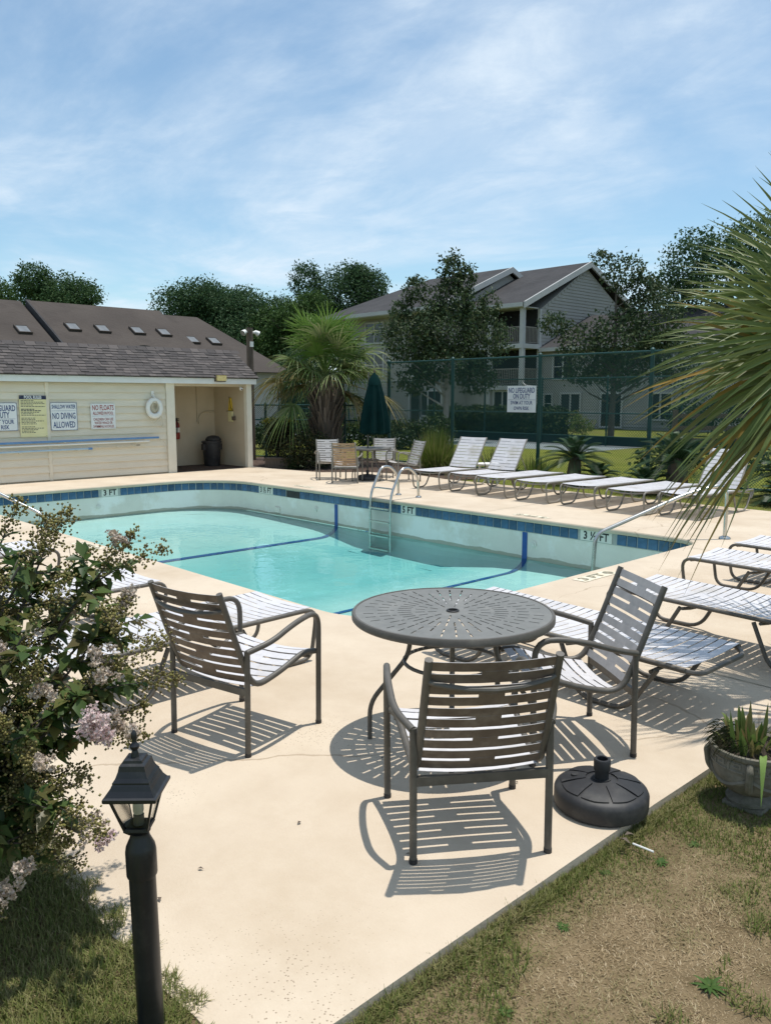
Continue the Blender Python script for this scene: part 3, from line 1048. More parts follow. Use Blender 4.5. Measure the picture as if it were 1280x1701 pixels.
# signs and kit on the pool house (all hang on it, so each is a thing)
def wall_sign(name, label, y0, y1, z0, z1, panel, border, lines, rule=None, tilt=0.0):
    o = thing(name, label, 'sign', (HX + 0.012, (y0 + y1) / 2, (z0 + z1) / 2))
    o.rotation_euler = (tilt, 0, 0)
    w, h = (y1 - y0) / 2, (z1 - z0) / 2
    MB().box(-0.002, 0.008, -w, w, -h, h).build('panel', panel, o)
    if border:
        b = MB()
        t = 0.008
        for a in ((-w, w, h - t, h), (-w, w, -h, -h + t), (-w, -w + t, -h + t, h - t), (w - t, w, -h + t, h - t)):
            b.box(0.0085, 0.010, *a)
        b.build('border', border, o)
    for txt, size, zc, fit, col, bold in lines:
        l = MB()
        put_text(l, txt, size, (0.0115, 0, zc), (0, 1, 0), (0, 0, 1), bold, fit=fit)
        l.build('lettering', col, o)
    if rule is not None:
        MB().box(0.0085, 0.010, -w * 0.9, w * 0.9, rule, rule + 0.004).build('rule_line', 'blue_print', o)
    for sy, sz in ((-1, 1), (1, 1), (-1, -1), (1, -1)):
        MB().tube([(0.007, sy * (w - 0.022), sz * (h - 0.022)), (0.014, sy * (w - 0.022), sz * (h - 0.022))], 0.006, 6).build('screw', 'steel', o)
    return o
wall_sign('warning_sign', 'white sign with blue lifeguard lettering, cut by the photo edge', 5.42, 6.19, 1.11, 1.69, 'sign_white', 'blue_print',
          [('NO LIFEGUARD', 0.17, 0.17, 0.70, 'blue_print', 0.0028), ('ON DUTY', 0.17, 0.03, 0.45, 'blue_print', 0.0028),
           ('SWIM AT YOUR', 0.12, -0.11, 0.62, 'blue_print', 0.0018), ('OWN RISK', 0.12, -0.22, 0.42, 'blue_print', 0.0018)], rule=-0.045)
s2 = wall_sign('rules_sign', 'tall yellow pool rules sign with dark header band', 6.24, 6.80, 0.97, 1.84, 'sign_yellow', None, [], tilt=-0.012)
MB().box(0.0082, 0.0105, -0.28, 0.28, 0.355, 0.435).build('header_band', 'navy_print', s2)
l = MB(); put_text(l, 'POOL RULES', 0.09, (0.0125, 0, 0.395), (0, 1, 0), (0, 0, 1), 0.003, fit=0.36); l.build('lettering', 'sign_white', s2)
l = MB()
random.seed(2)
z = 0.32
for k in range(24):
    w = random.uniform(0.13, 0.25) if k % 3 else 0.12
    yc = -0.25 if k % 4 else -0.25
    if k % 6 != 5:
        y = yc
        while y < yc + 2 * w:
            ww = random.uniform(0.02, 0.06)
            l.box(0.0085, 0.0098, y, min(y + ww, 0.25), z, z + (0.012 if k != 6 and k != 7 else 0.018))
            y += ww + 0.012
    z -= 0.0305
l.build('small_print', 'navy_print', s2)
wall_sign('no_diving_sign', 'white sign with navy shallow water no diving lettering beside the yellow sign', 6.88, 7.46, 1.09, 1.69, 'sign_white', 'blue_print',
          [('SHALLOW WATER', 0.12, 0.205, 0.52, 'blue_print', 0.002), ('NO DIVING', 0.19, 0.005, 0.50, 'blue_print', 0.002),
           ('ALLOWED', 0.19, -0.185, 0.48, 'blue_print', 0.002)], rule=0.12)
wall_sign('no_floats_sign', 'white sign with red no floats lettering', 7.77, 8.34, 1.10, 1.66, 'sign_white', None,
          [('NO FLOATS', 0.16, 0.185, 0.50, 'red_print', 0.0024), ('ALLOWED IN POOL', 0.1, 0.065, 0.48, 'red_print', 0.0014),
           ('CHILDREN CAN USE', 0.085, -0.07, 0.46, 'red_print', 0.0008), ('WATER WINGS OR', 0.085, -0.15, 0.42, 'red_print', 0.0008),
           ('SWIMMING NOODLES', 0.085, -0.23, 0.48, 'red_print', 0.0008)], rule=0.005)
# life ring on its hook with throw line
ring = thing('life_ring', 'white life ring hanging on the cream siding', 'life ring', (HX + 0.02, 9.28, 1.25))
m = MB()
pts = []
vs, fs = [], []
for i in range(28):
    a = 2 * math.pi * i / 28
    for k in range(8):
        b = 2 * math.pi * k / 8
        rr = 0.165 + 0.055 * math.cos(b)
        vs.append((0.055 + 0.045 * math.sin(b), rr * math.cos(a), 0.30 + rr * 1.12 * math.sin(a)))
for i in range(28):
    for k in range(8):
        fs.append((i * 8 + k, ((i + 1) % 28) * 8 + k, ((i + 1) % 28) * 8 + (k + 1) % 8, i * 8 + (k + 1) % 8))
m.add(vs, fs)
m.build('ring', 'ring_white', ring, smooth=True, fix=True)
for a in (45, 135, 225, 315):
    m = MB()
    c = V(0.055, 0.165 * math.cos(R(a)), 0.30 + 0.185 * math.sin(R(a)))
    rad = V(0, math.cos(R(a)), math.sin(R(a)))
    tng = V(0, -math.sin(R(a)), math.cos(R(a)))
    q = [c + rad * 0.06 * math.cos(R(b)) + V(1, 0, 0) * 0.05 * math.sin(R(b)) for b in range(0, 361, 45)]
    vs = [p + tng * 0.02 for p in q] + [p - tng * 0.02 for p in q]
    m.add(vs, [(k, k + 1, 9 + k + 1, 9 + k) for k in range(8)])
    m.build('band', 'sign_white', ring)
m = MB(); m.tube(fillet([(-0.02, 0, 0.62), (0.05, 0, 0.62), (0.07, 0, 0.53), (0.10, 0, 0.55)], 0.02), 0.012, 6)
m.box(-0.02, 0.0, -0.03, 0.03, 0.56, 0.70); m.build('hook', 'trim_white', ring)
m = MB()
for r_, sw in ((0.09, 0.0), (0.075, 0.012), (0.105, -0.012)):
    m.tube([(0.09 + sw, r_ * math.cos(2 * math.pi * i / 14) * 0.8, 0.36 + r_ * 1.35 * math.sin(2 * math.pi * i / 14)) for i in range(15)], 0.006, 5)
m.tube(fillet([(0.06, -0.10, 0.13), (0.07, -0.08, 0.0), (0.07, 0.0, -0.03), (0.07, 0.10, 0.06), (0.07, 0.16, 0.12), (0.06, 0.2, 0.0), (0.06, 0.2, -0.1)], 0.05), 0.008, 5)
m.tube([(0.06, 0.2, -0.16), (0.06, 0.2, -0.09)], [0.02, 0.028], 8)
m.build('throw_line', 'rope', ring)
# poles lying on brackets along the wall
def wall_pole(name, label, y0, y1, z0, z1, r, m_, off, tip=None):
    o = thing(name, label, 'pole', (HX + off, y0, z0), 0, 'poles stored along the pool house wall')
    d = (y1 - y0, z1 - z0)
    b = MB(); b.tube([(0, 0, 0), (0, d[0], d[1])], r, 10); b.build('shaft', m_, o, smooth=True)
    for t in (0.12, 0.55, 0.93):
        q = MB(); q.box(-off - 0.0, r, d[0] * t - 0.02, d[0] * t + 0.02, d[1] * t - r - 0.012, d[1] * t - r + 0.002); q.build('bracket', 'trim_cream', o)
    if tip:
        q = MB(); q.tube([(0, d[0], d[1]), (0, d[0] + 0.09, d[1])], r * 1.25, 10); q.build('grip', tip, o, smooth=True)
    return o
wall_pole('telescopic_pole', 'thick blue telescopic pole stored on wall brackets', 4.4, 9.36, 0.845, 0.865, 0.024, 'blue_pole', 0.085)
wall_pole('telescopic_pole', 'white pole lying just under the thick blue pole', 4.4, 9.12, 0.775, 0.79, 0.021, 'trim_white', 0.075)
wall_pole('telescopic_pole', 'pale blue pole, lowest one with a dark blue end', 4.4, 7.65, 0.66, 0.67, 0.022, 'pale_blue_pole', 0.07, 'blue_pole')
wall_pole('hook_pole', 'thin brown pole lying level with the pale blue pole', 7.80, 8.8, 0.69, 0.705, 0.008, 'rope', 0.06, 'wood_pole')
m = MB(); m.tube(fillet([(HX + 0.05, 9.36, 0.86), (HX + 0.06, 9.52, 0.76), (HX + 0.05, 9.60, 0.55), (HX + 0.05, 9.56, 0.33), (HX + 0.04, 9.60, 0.28)], 0.1), 0.007, 6)
tag(m.build('hose', 'rope'), 'thin beige hose drooping beside the white post', 'hose')
# security light, camera
o = thing('security_light', 'amber lensed box light on the white fascia', 'light', (HX + 0.132, 11.03, 2.27))
MB().box(0, 0.05, -0.15, 0.15, -0.085, 0.085).build('housing', 'wood_pole', o)
MB().box(0.051, 0.10, -0.125, 0.14, -0.065, 0.065).build('lens', 'amber_lens', o)
o = thing('security_camera', 'small white dome camera under the alcove beam', 'camera', (HX - 0.02, 11.72, 2.055))
m = MB(); m.tube([(0, 0, 0.012), (0.03, 0.0, -0.02)], 0.018, 8); m.build('mount', 'trim_white', o)
m = MB(); m.lathe([(0.005, -0.085), (0.03, -0.075), (0.045, -0.05), (0.045, -0.02), (0.02, -0.005)], 14, (0.05, 0, 0)); m.build('dome', 'trim_white', o, smooth=True)
m = MB(); m.tube([(0.09, -0.01, -0.05), (0.105, -0.015, -0.06)], 0.016, 10); m.build('lens', 'black_plastic', o)
# alcove things
o = thing('fire_extinguisher', 'dark red fire extinguisher hanging in the alcove', 'extinguisher', (-19.2, 10.70, 0.72))
m = MB(); m.lathe([(0.06, 0.0), (0.075, 0.03), (0.075, 0.36), (0.055, 0.42), (0.02, 0.45), (0.02, 0.48)], 16); m.build('cylinder', 'red_metal', o, smooth=True)
m = MB(); m.lathe([(0.077, 0.18), (0.077, 0.30)], 16); m.build('label_band', 'marker_white', o)
m = MB(); m.box(-0.02, 0.1, -0.02, 0.02, 0.48, 0.50); m.box(-0.02, 0.1, -0.018, 0.018, 0.52, 0.54); m.box(-0.03, 0.0, -0.03, 0.03, 0.46, 0.55); m.build('handle', 'black_plastic', o)
m = MB(); m.tube(fillet([(0.03, 0, 0.47), (0.10, -0.03, 0.44), (0.09, -0.05, 0.15)], 0.05), 0.012, 6); m.build('hose', 'black_plastic', o)
m = MB(); m.box(-0.098, -0.075, -0.05, 0.05, 0.1, 0.4); m.build('bracket', 'red_metal', o)
m = MB()
m.tube(fillet([(-19.28, 11.36, 2.2), (-19.28, 11.36, 1.15)], 0.05), 0.016, 8)
m.tube(fillet([(-19.27, 11.89, 1.42), (-19.27, 11.55, 1.42), (-19.27, 11.40, 1.3), (-19.27, 11.40, 1.1)], 0.12), 0.02, 8)
tag(m.build('conduit', 'alcove', smooth=True), 'beige bent pipe on the alcove back wall', 'pipe')
o = thing('rescue_kit', 'yellow and white rescue kit hung on the alcove side wall', 'rescue kit', (-18.45, 11.9, 1.17))
m = MB(); m.prism([(-0.08, 0.28), (0.08, 0.28), (0.02, 0.62), (-0.02, 0.62)], 'y', -0.06, -0.012); m.build('cone', 'yellow_plastic', o)
m = MB(); m.box(-0.10, 0.09, -0.05, -0.012, 0.0, 0.27); m.build('plate', 'sign_yellow', o)
m = MB(); m.tube([(0, -0.07, 0.65), (0.07, -0.07, 0.36), (0.12, -0.05, 0.3)], 0.008, 6); m.tube([(-0.16, -0.06, 0.275), (0.16, -0.06, 0.285)], 0.008, 6); m.build('strap', 'black_plastic', o)
m = MB(); m.box(0.10, 0.20, -0.07, -0.012, 0.04, 0.14); m.build('box', 'wood_pole', o)
o = thing('trash_can', 'black plastic trash can with lid in the alcove', 'trash can', (-18.75, 11.45, 0.012))
m = MB(); m.lathe([(0.19, 0), (0.205, 0.02), (0.245, 0.60), (0.262, 0.61), (0.262, 0.65), (0.24, 0.66)], 24); m.build('body', 'black_plastic', o, smooth=True)
for s in (-1, 1):
    m = MB(); m.box(-0.06, 0.06, s * 0.25 - 0.03, s * 0.25 + 0.03, 0.42, 0.58); m.build('handle', 'black_plastic', o)
m = MB(); m.lathe([(0.20, 0.66), (0.21, 0.70), (0.15, 0.77), (0.05, 0.80)], 20, (0.0, 0.05, 0)); m.build('lid', 'black_plastic', o, smooth=True)

# pole with flood lights behind the pool house corner
o = thing('light_pole', 'dark wooden pole with two white flood lights', 'light pole', (-20.2, 13.7, -0.05))
m = MB(); m.tube([(0, 0, 0), (0, 0, 3.85)], [0.11, 0.095], 12); m.build('pole', 'wood_pole', o, smooth=True)
for s in (-1, 1):
    m = MB(); m.tube([(0, s * 0.08, 3.71), (0.04, s * 0.18, 3.73), (0.06, s * 0.27, 3.68)], [0.02, 0.06, 0.085], 10)
    f = m.build('flood_light', 'trim_white', o, smooth=True)
    m = MB(); m.tube([(0.06, s * 0.272, 3.679), (0.062, s * 0.28, 3.675)], 0.075, 10); m.build('lens', 'skylight', f)
m = MB(); m.box(0.08, 0.12, -0.05, 0.05, 3.3, 3.45); m.build('junction_box', 'trim_white', o)

# ------------------------------------------------------------------ townhouses behind, only their brown roofs show
th = thing('townhouse_row', 'brown shingled townhouse roofs with a row of skylights behind the pool house', 'building', (-46, 22, -0.05))
def TB(mb, name, m_, par=None):
    mb.v = [(x + 46, y - 22, z + 0.05) for x, y, z in mb.v]
    return mb.build(name, m_, par or th)
def troof(y0, y1, xr, zr, xe, ze, name='roof'):
    m = MB()
    m.prism([(xr, zr), (xe, ze), (xe, ze - 0.2), (xr, zr - 0.3), (2 * xr - xe, ze - 0.2), (2 * xr - xe, ze)], 'y', y0, y1)
    return TB(m, name, 'brown_roof')
kk = (7 - 3.7) / 6.0
troof(2, 16.72, -46.4, 6.98, -39.8, 3.4)
troof(17.0, 24.75, -46, 7.0, -39.8, 7.0 - kk * 6.2)
troof(24.75, 27.3, -46, 6.78, -39.6, 6.78 - kk * 6.4)
m = MB()   # end slope of the row, hipped down
m.add([(-46, 27.3, 6.78), (-39.6, 27.3, 6.78 - kk * 6.4), (-39.6, 29.9, 6.78 - kk * 6.4), (-44.6, 28.8, 5.6), (-52.4, 29.9, 3.3), (-52.4, 27.3, 3.3)], [(0, 1, 2, 3), (0, 3, 4, 5), (3, 2, 4), (0, 5, 4, 2, 1)])
TB(m, 'roof', 'brown_roof')
m = MB(); m.box(-52, -40.2, 2, 29.4, -0.05, 3.25); TB(m, 'wall', 'condo_siding')
# parapet step between the first two roofs
m = MB()
m.add([(-46.1, 16.9, 7.05), (-46.1, 17.15, 7.05), (-39.7, 17.15, 7.05 - kk * 6.4), (-39.7, 16.9, 7.05 - kk * 6.4),
       (-46.1, 16.9, 6.3), (-46.1, 17.15, 6.3), (-39.7, 17.15, 6.3 - kk * 6.4), (-39.7, 16.9, 6.3 - kk * 6.4)],
      [(0, 3, 2, 1), (0, 4, 7, 3), (1, 2, 6, 5), (3, 7, 6, 2), (0, 1, 5, 4)])
TB(m, 'parapet', 'grey_roof')
ang = math.atan(kk)
for (x, y, z) in [(-43.02, 15.56, 5.36), (-43.14, 18.16, 5.43), (-43.13, 19.78, 5.42), (-43.16, 21.81, 5.44), (-43.13, 23.42, 5.42), (-42.9, 25.1, 5.12), (-42.9, 26.55, 5.1)]:
    if y < 17:
        z = 6.98 - (6.98 - 3.4) / 6.6 * (x + 46.4)
        a_ = math.atan((6.98 - 3.4) / 6.6)
    else:
        z = (7.0 if y < 24.7 else 6.78) - kk * (x + 46)
        a_ = ang
    o = bpy.data.objects.new('skylight', None); COL.objects.link(o); o.parent = th
    o.location = (x + 46, y - 22, z + 0.05); o.rotation_euler = (0, a_, 0)
    m = MB()
    for q in ((-0.42, 0.42, -0.34, -0.28), (-0.42, 0.42, 0.28, 0.34), (-0.42, -0.36, -0.28, 0.28), (0.36, 0.42, -0.28, 0.28)):
        m.box(*q, -0.02, 0.13)
    m.build('frame', 'brown_roof', o)
    MB().box(-0.36, 0.36, -0.28, 0.28, 0.02, 0.11).build('pane', 'skylight', o)
m = MB(); m.prism([(20.55 + 0.9 * math.cos(R(a)), 3.75 + 0.75 * math.sin(R(a))) for a in range(0, 181, 15)], 'x', -40.9, -39.9)
TB(m, 'dormer', 'grey_roof')

# ------------------------------------------------------------------ apartment building beyond the fence
ab = thing('apartment_building', 'three storey beige apartment building with white trimmed balconies and grey roofs', 'building', (-35, 44, -0.05))
def AB(mb, name, m_, par=None):
    mb.v = [(x + 35, y - 44, z + 0.05) for x, y, z in mb.v]
    return mb.build(name, m_, par or ab)
def gable_roof(x0, x1, ye0, yr, ye1, ze, zr, th_=0.22):
    m = MB()
    m.prism([(ye0, ze), (ye0, ze - th_), (yr, zr - th_), (ye1, ze - th_), (ye1, ze), (yr, zr)], 'x', x0, x1)
    return AB(m, 'roof', 'grey_roof')
def rake(x, ye0, yr, ye1, ze, zr):
    for a, b in (((ye0, ze), (yr, zr)), ((ye1, ze), (yr, zr))):
        m = MB()
        (ya, za), (yb, zb) = a, b
        m.prism([(ya, za + 0.03), (ya, za - 0.34), (yb, zb - 0.34), (yb, zb + 0.03)], 'x', x, x + 0.12)
        AB(m, 'rake_board', 'condo_white')
def wall_pent(x0, x1, y0, y1, yr, z1, zr, name='wall'):
    m = MB()
    m.prism([(y0, -0.05), (y1, -0.05), (y1, z1), (yr, zr), (y0, z1)], 'x', x0, x1)
    return AB(m, name, 'condo_siding')
# block A (gable end towards the pool side)
wall_pent(-36.4, -31.0, 42.7, 53.0, 47.6, 7.3, 10.2)
gable_roof(-37.5, -30.75, 40.55, 47.6, 54.6, 7.5, 10.6)
rake(-30.75, 40.55, 47.6, 54.6, 7.5, 10.6)
# block B further along
m = MB(); m.box(-46, -35.6, 39.4, 51, -0.05, 7.3); m.prism([(39.4, 7.3), (51, 7.3), (45.2, 10.1)], 'x', -38, -35.6); AB(m, 'wall', 'condo_siding')
m = MB()
m.add([(-35.35, 38, 7.5), (-35.35, 45.2, 10.5), (-35.35, 52.4, 7.5), (-43, 45.2, 10.5), (-47, 38, 7.5), (-47, 52.4, 7.5),
       (-35.35, 38, 7.28), (-35.35, 45.2, 10.28), (-35.35, 52.4, 7.28), (-47, 38, 7.28), (-47, 52.4, 7.28)],
      [(0, 1, 3, 4), (1, 2, 5, 3), (4, 3, 5), (0, 4, 9, 6), (2, 8, 10, 5), (4, 5, 10, 9), (0, 6, 7, 1), (1, 7, 8, 2)])
AB(m, 'roof', 'grey_roof')
rake(-35.35, 38.0, 45.2, 52.4, 7.5, 10.5)
for (x0, x1, y) in ((-37.5, -30.8, 40.5), (-47, -35.4, 37.95)):
    m = MB(); m.box(x0, x1, y, y + 0.06, 7.26, 7.5); AB(m, 'gutter', 'condo_white')
    m = MB(); m.box(x0, x1, y + 0.06, y + 1.6, 7.22, 7.27); AB(m, 'soffit', 'condo_white')
# wing
m = MB(); m.box(-31.0 + 0.002, -20.0, 42.9, 52, -0.05, 4.75); AB(m, 'wall', 'condo_siding')
m = MB(); m.prism([(42.4, 4.85), (42.4, 4.65), (48.0, 7.0), (53.6, 4.65), (53.6, 4.85), (48.0, 7.2)], 'x', -30.99, -19.5); AB(m, 'roof', 'grey_roof')
m = MB(); m.box(-30.9, -19.5, 42.34, 42.4, 4.62, 4.85); AB(m, 'gutter', 'condo_white')
def window(x0, x1, z0, z1, y, panes=2, bars=1):
    o = MB()
    y -= 0.05
    t = 0.11
    for q in ((x0 - t, x1 + t, z1, z1 + t), (x0 - t, x1 + t, z0 - t, z0), (x0 - t, x0, z0, z1), (x1, x1 + t, z0, z1)):
        o.box(q[0], q[1], y - 0.07, y + 0.02, q[2], q[3])
    f = AB(o, 'window', 'condo_white')
    w = (x1 - x0) / panes
    for k in range(panes):
        p = MB(); p.box(x0 + w * k + 0.02, x0 + w * (k + 1) - 0.02, y - 0.02, y - 0.004, z0, z1)
        AB(p, 'pane', 'dark_glass', f)
        if k:
            b = MB(); b.box(x0 + w * k - 0.05, x0 + w * k + 0.05, y - 0.055, y - 0.021, z0, z1); AB(b, 'mullion', 'condo_white', f)
    for k in range(bars):
        zz_ = z0 + (z1 - z0) * (k + 1) / (bars + 1)
        b = MB(); b.box(x0, x1, y - 0.045, y - 0.022, zz_ - 0.025, zz_ + 0.025); AB(b, 'glazing_bar', 'condo_white', f)
    return f
window(-30.05, -28.7, 2.98, 4.40, 42.9)
window(-29.44, -28.11, 0.12, 2.0, 42.9, 2, 0)
window(-30.68, -30.16, 0.88, 1.97, 42.9, 1)
window(-26.6, -25.3, 0.12, 2.0, 42.9, 2, 0)
window(-26.6, -25.3, 2.98, 4.40, 42.9)
window(-23.5, -22.2, 2.98, 4.40, 42.9)
window(-23.5, -22.2, 0.6, 2.0, 42.9)
window(-38.05, -36.3, 0.65, 2.2, 39.4, 3, 0)
window(-43.5, -41.8, 0.7, 2.2, 39.4, 2)
window(-43.5, -41.8, 3.3, 4.8, 39.4, 2)
window(-39.0, -37.3, 3.3, 4.8, 39.4, 2)
window(-39.0, -37.3, 5.6, 6.9, 39.4, 2)
window(-43.5, -41.8, 5.6, 6.9, 39.4, 2)
o = MB()
for q in ((-39.28, -39.16, 0.0, 2.42), (-38.18, -38.06 + 0.0, 0.0, 2.42), (-39.16, -38.18, 2.3, 2.42)):
    o.box(q[0], q[1], 39.28, 39.42, q[2], q[3])
d_ = AB(o, 'door', 'condo_white')
p = MB(); p.box(-39.05, -38.3, 39.33, 39.36, 0.06, 2.2); AB(p, 'pane', 'dark_glass', d_)
# lap siding courses, too fine to pick apart from the pool
def laps_x(x, y0, y1, ztop, name='lap_siding'):
    m = MB(); z = 0.1
    while True:
        ya, yb = y0(z), y1(z)
        if z > ztop or yb - ya < 0.3: break
        m.add([(x + 0.035, ya, z), (x + 0.035, yb, z), (x + 0.003, yb, z + 0.2), (x + 0.003, ya, z + 0.2), (x - 0.01, ya, z), (x - 0.01, yb, z)], [(0, 1, 2, 3), (4, 5, 1, 0)])
        z += 0.2
    o = AB(m, name, 'condo_siding'); o['kind'] = 'stuff'
def laps_y(y, x0, x1, ztop, name='lap_siding'):
    m = MB(); z = 0.1
    while z < ztop:
        m.add([(x0, y - 0.035, z), (x1, y - 0.035, z), (x1, y - 0.003, z + 0.2), (x0, y - 0.003, z + 0.2), (x0, y + 0.01, z), (x1, y + 0.01, z)], [(0, 1, 2, 3), (4, 5, 1, 0)])
        z += 0.2
    o = AB(m, name, 'condo_siding'); o['kind'] = 'stuff'
sl_ = (10.2 - 7.3) / (47.6 - 42.7)
sr_ = (10.2 - 7.3) / (53.0 - 47.6)
laps_x(-31.0, lambda z: 42.7 if z < 7.1 else 42.7 + (z + 0.2 - 7.3) / sl_, lambda z: 53.0 if z < 7.1 else 53.0 - (z + 0.2 - 7.3) / sr_, 9.7)
laps_y(42.9, -30.95, -20.0, 4.5)
laps_y(39.4, -46, -35.6, 7.0)
# stacked balconies of block A
for lvl, (zf, zc) in enumerate(((0.0, 2.35), (2.55, 4.85), (5.08, 7.26))):
    if lvl:
        m = MB(); m.box(-36.2, -30.9, 40.72, 42.7, zf - 0.28, zf); AB(m, 'balcony_floor', 'condo_white')
    m = MB(); m.box(-36.1, -31.05, 42.55, 42.69, zf + 0.01, zc - 0.02); AB(m, 'balcony_back', 'dark_room')
    m = MB(); m.box(-35.9, -31.15, 40.95, 42.5, zf + 0.004, zf + 0.012); AB(m, 'balcony_floor_shade', 'dark_room')  # dark sheet added on the floor, stands in for shade inside the balcony
    for xp in (-31.08, -33.6, -36.15):
        m = MB(); m.box(xp - 0.13, xp + 0.13, 40.8, 41.06, zf, zc); AB(m, 'balcony_post', 'condo_white')
    m = MB(); m.box(-31.13, -30.96, 42.5, 42.69, zf, zc); AB(m, 'balcony_post', 'condo_white')
    m = MB()
    if lvl:
        m.box(-36.0, -31.2, 40.88, 40.94, zf + 0.98, zf + 1.05); m.box(-36.0, -31.2, 40.88, 40.94, zf + 0.06, zf + 0.11)
        m.box(-31.10, -31.04, 41.07, 42.5, zf + 0.98, zf + 1.05); m.box(-31.10, -31.04, 41.07, 42.5, zf + 0.06, zf + 0.11)
        x = -35.95
        while x < -31.25:
            m.box(x, x + 0.045, 40.89, 40.93, zf + 0.11, zf + 0.98); x += 0.14
        y = 41.12
        while y < 42.45:
            m.box(-31.09, -31.05, y, y + 0.045, zf + 0.11, zf + 0.98); y += 0.14
        AB(m, 'railing', 'taupe')
    if lvl == 0:
        window(-33.2, -31.3, 0.5, 2.15, 41.05, 3, 0)
        m = MB(); m.box(-36.0, -33.75, 41.0, 41.1, 0, 2.3); m.box(-31.3 + 0.11, -31.21, 41.0, 41.1, 0, 2.3); m.box(-33.47, -33.31, 41.0, 41.1, 0, 2.3); m.box(-33.3, -31.2, 41.06, 41.1, 0, 0.38); AB(m, 'porch_wall', 'condo_siding')
# downpipe on the corner
m = MB(); m.tube(fillet([(-30.93, 40.75, 4.8), (-30.93, 40.78, 2.7), (-30.7, 40.9, 2.5), (-30.3, 41.0, 2.48)], 0.15), 0.06, 8); AB(m, 'downpipe', 'condo_white')

# ------------------------------------------------------------------ fences
def wire_mesh(fence, x0, x1, z0, z1, y, pitch=0.062, r=0.0034, M=None):
    vs, fs = [], []
    h = z1 - z0
    tri = [(0.0, 1.0), (0.866, -0.5), (-0.866, -0.5)]
    k = 0
    for sgn in (1, -1):
        u = x0 - h
        while u < x1 + (0 if sgn > 0 else h):
            # line x = u + (z - z0) (sgn>0) or x = u - (z - z0) + ... clipped to the rectangle
            a_x, a_z, b_x, b_z = (u, z0, u + h, z1) if sgn > 0 else (u, z0, u - h, z1)
            def clip(xa, za, xb, zb):
                t0, t1 = 0.0, 1.0
                dx = xb - xa
                for lim, s_ in ((x0, 1), (x1, -1)):
                    da = s_ * (xa - lim); db = s_ * (xb - lim)
                    if da < 0 and db < 0: return None
                    if da < 0: t0 = max(t0, da / (da - db))
                    elif db < 0: t1 = min(t1, da / (da - db))
                if t1 - t0 < 1e-3: return None
                return (xa + dx * t0, za + (zb - za) * t0, xa + dx * t1, za + (zb - za) * t1)
            c = clip(a_x, a_z, b_x, b_z)
            u += pitch
            if not c: continue
            xa, za, xb, zb = c
            yy = y + sgn * r * 0.6
            o = len(vs)
            for (xx, zz_) in ((xa, za), (xb, zb)):
                for (p, q) in tri:
                    vs.append((xx + p * r * 0.707, yy + q * r, zz_ - sgn * p * r * 0.707))
            fs += [(o, o + 1, o + 4, o + 3), (o + 1, o + 2, o + 5, o + 4), (o + 2, o, o + 3, o + 5)]
    m = MB(); m.add(vs, fs)
    return m.build('wire_mesh', 'fence_green', fence)
def fence(label, org, rz, length, h, posts, rails, post_r=0.04, pitch=0.062, wr_=0.0034, name='chain_link_fence'):
    f = thing(name, label, 'fence', org, rz)
    for x in posts:
        m = MB(); m.tube([(x, 0, 0), (x, 0, h + 0.02)], post_r, 10); m.tube([(x, 0, h + 0.02), (x, 0, h + 0.06)], [post_r * 1.1, post_r * 0.4], 10)
        m.build('post', 'fence_green', f, smooth=True)
    for z in rails:
        m = MB(); m.tube([(0, 0.0, z), (length, 0.0, z)], 0.022, 8); m.build('rail', 'fence_green', f, smooth=True)
    wire_mesh(f, 0, length, 0.04, h, -0.045, pitch, wr_)
    return f
f1 = fence('tall green chain link fence behind the loungers', (-16.6, 15.8, -0.05), 0, 14.6, 2.82, (0.06, 2.42, 5.13, 7.95, 10.7, 13.4), (0.1, 2.80), 0.045)
f2 = fence('lower green chain link fence behind the palm and shrubs', (-20.9, 13.6, -0.05), R(26.5), 4.75, 1.66, (0.05, 1.02, 3.55), (1.63, 1.2, 0.12), 0.04)
f3 = fence('far green chain link fence in front of the apartments', (-38, 27.6, -0.05), 0, 26, 2.62, [0.1 + 3.0 * k for k in range(9)], (2.6, 1.25, 0.36), 0.035, 0.11, 0.005)
m = MB(); m.box(0, 26, 0.05, 0.07, 0.02, 0.36); m.build('windscreen', 'windscreen', f3)
f4 = fence('green chain link fence running off behind the right palm', (-2.0, 15.8, -0.05), 0, 12, 1.5, (0.1, 3.0, 6.0), (1.48, 0.1), 0.04)
# no lifeguard sign on the fence
s = thing('warning_sign', 'white no lifeguard on duty sign wired to the green fence', 'sign', (-11.93, 15.735, 1.76))
MB().box(-0.42, 0.42, -0.01, 0.0, -0.31, 0.31).build('panel', 'sign_white', s)
for txt, sz, z, ft, bo in (('NO LIFEGUARD', 0.17, 0.20, 0.76, 0.003), ('ON DUTY', 0.17, 0.06, 0.5, 0.003), ('SWIM AT YOUR', 0.12, -0.09, 0.64, 0.0018), ('OWN RISK', 0.12, -0.22, 0.45, 0.0018)):
    l = MB(); put_text(l, txt, sz, (0, -0.013, z), (1, 0, 0), (0, 0, 1), bo, fit=ft); l.build('lettering', 'blue_print', s)
m = MB(); m.box(-0.4, 0.4, -0.013, -0.0105, -0.02, -0.014); m.build('rule_line', 'blue_print', s)

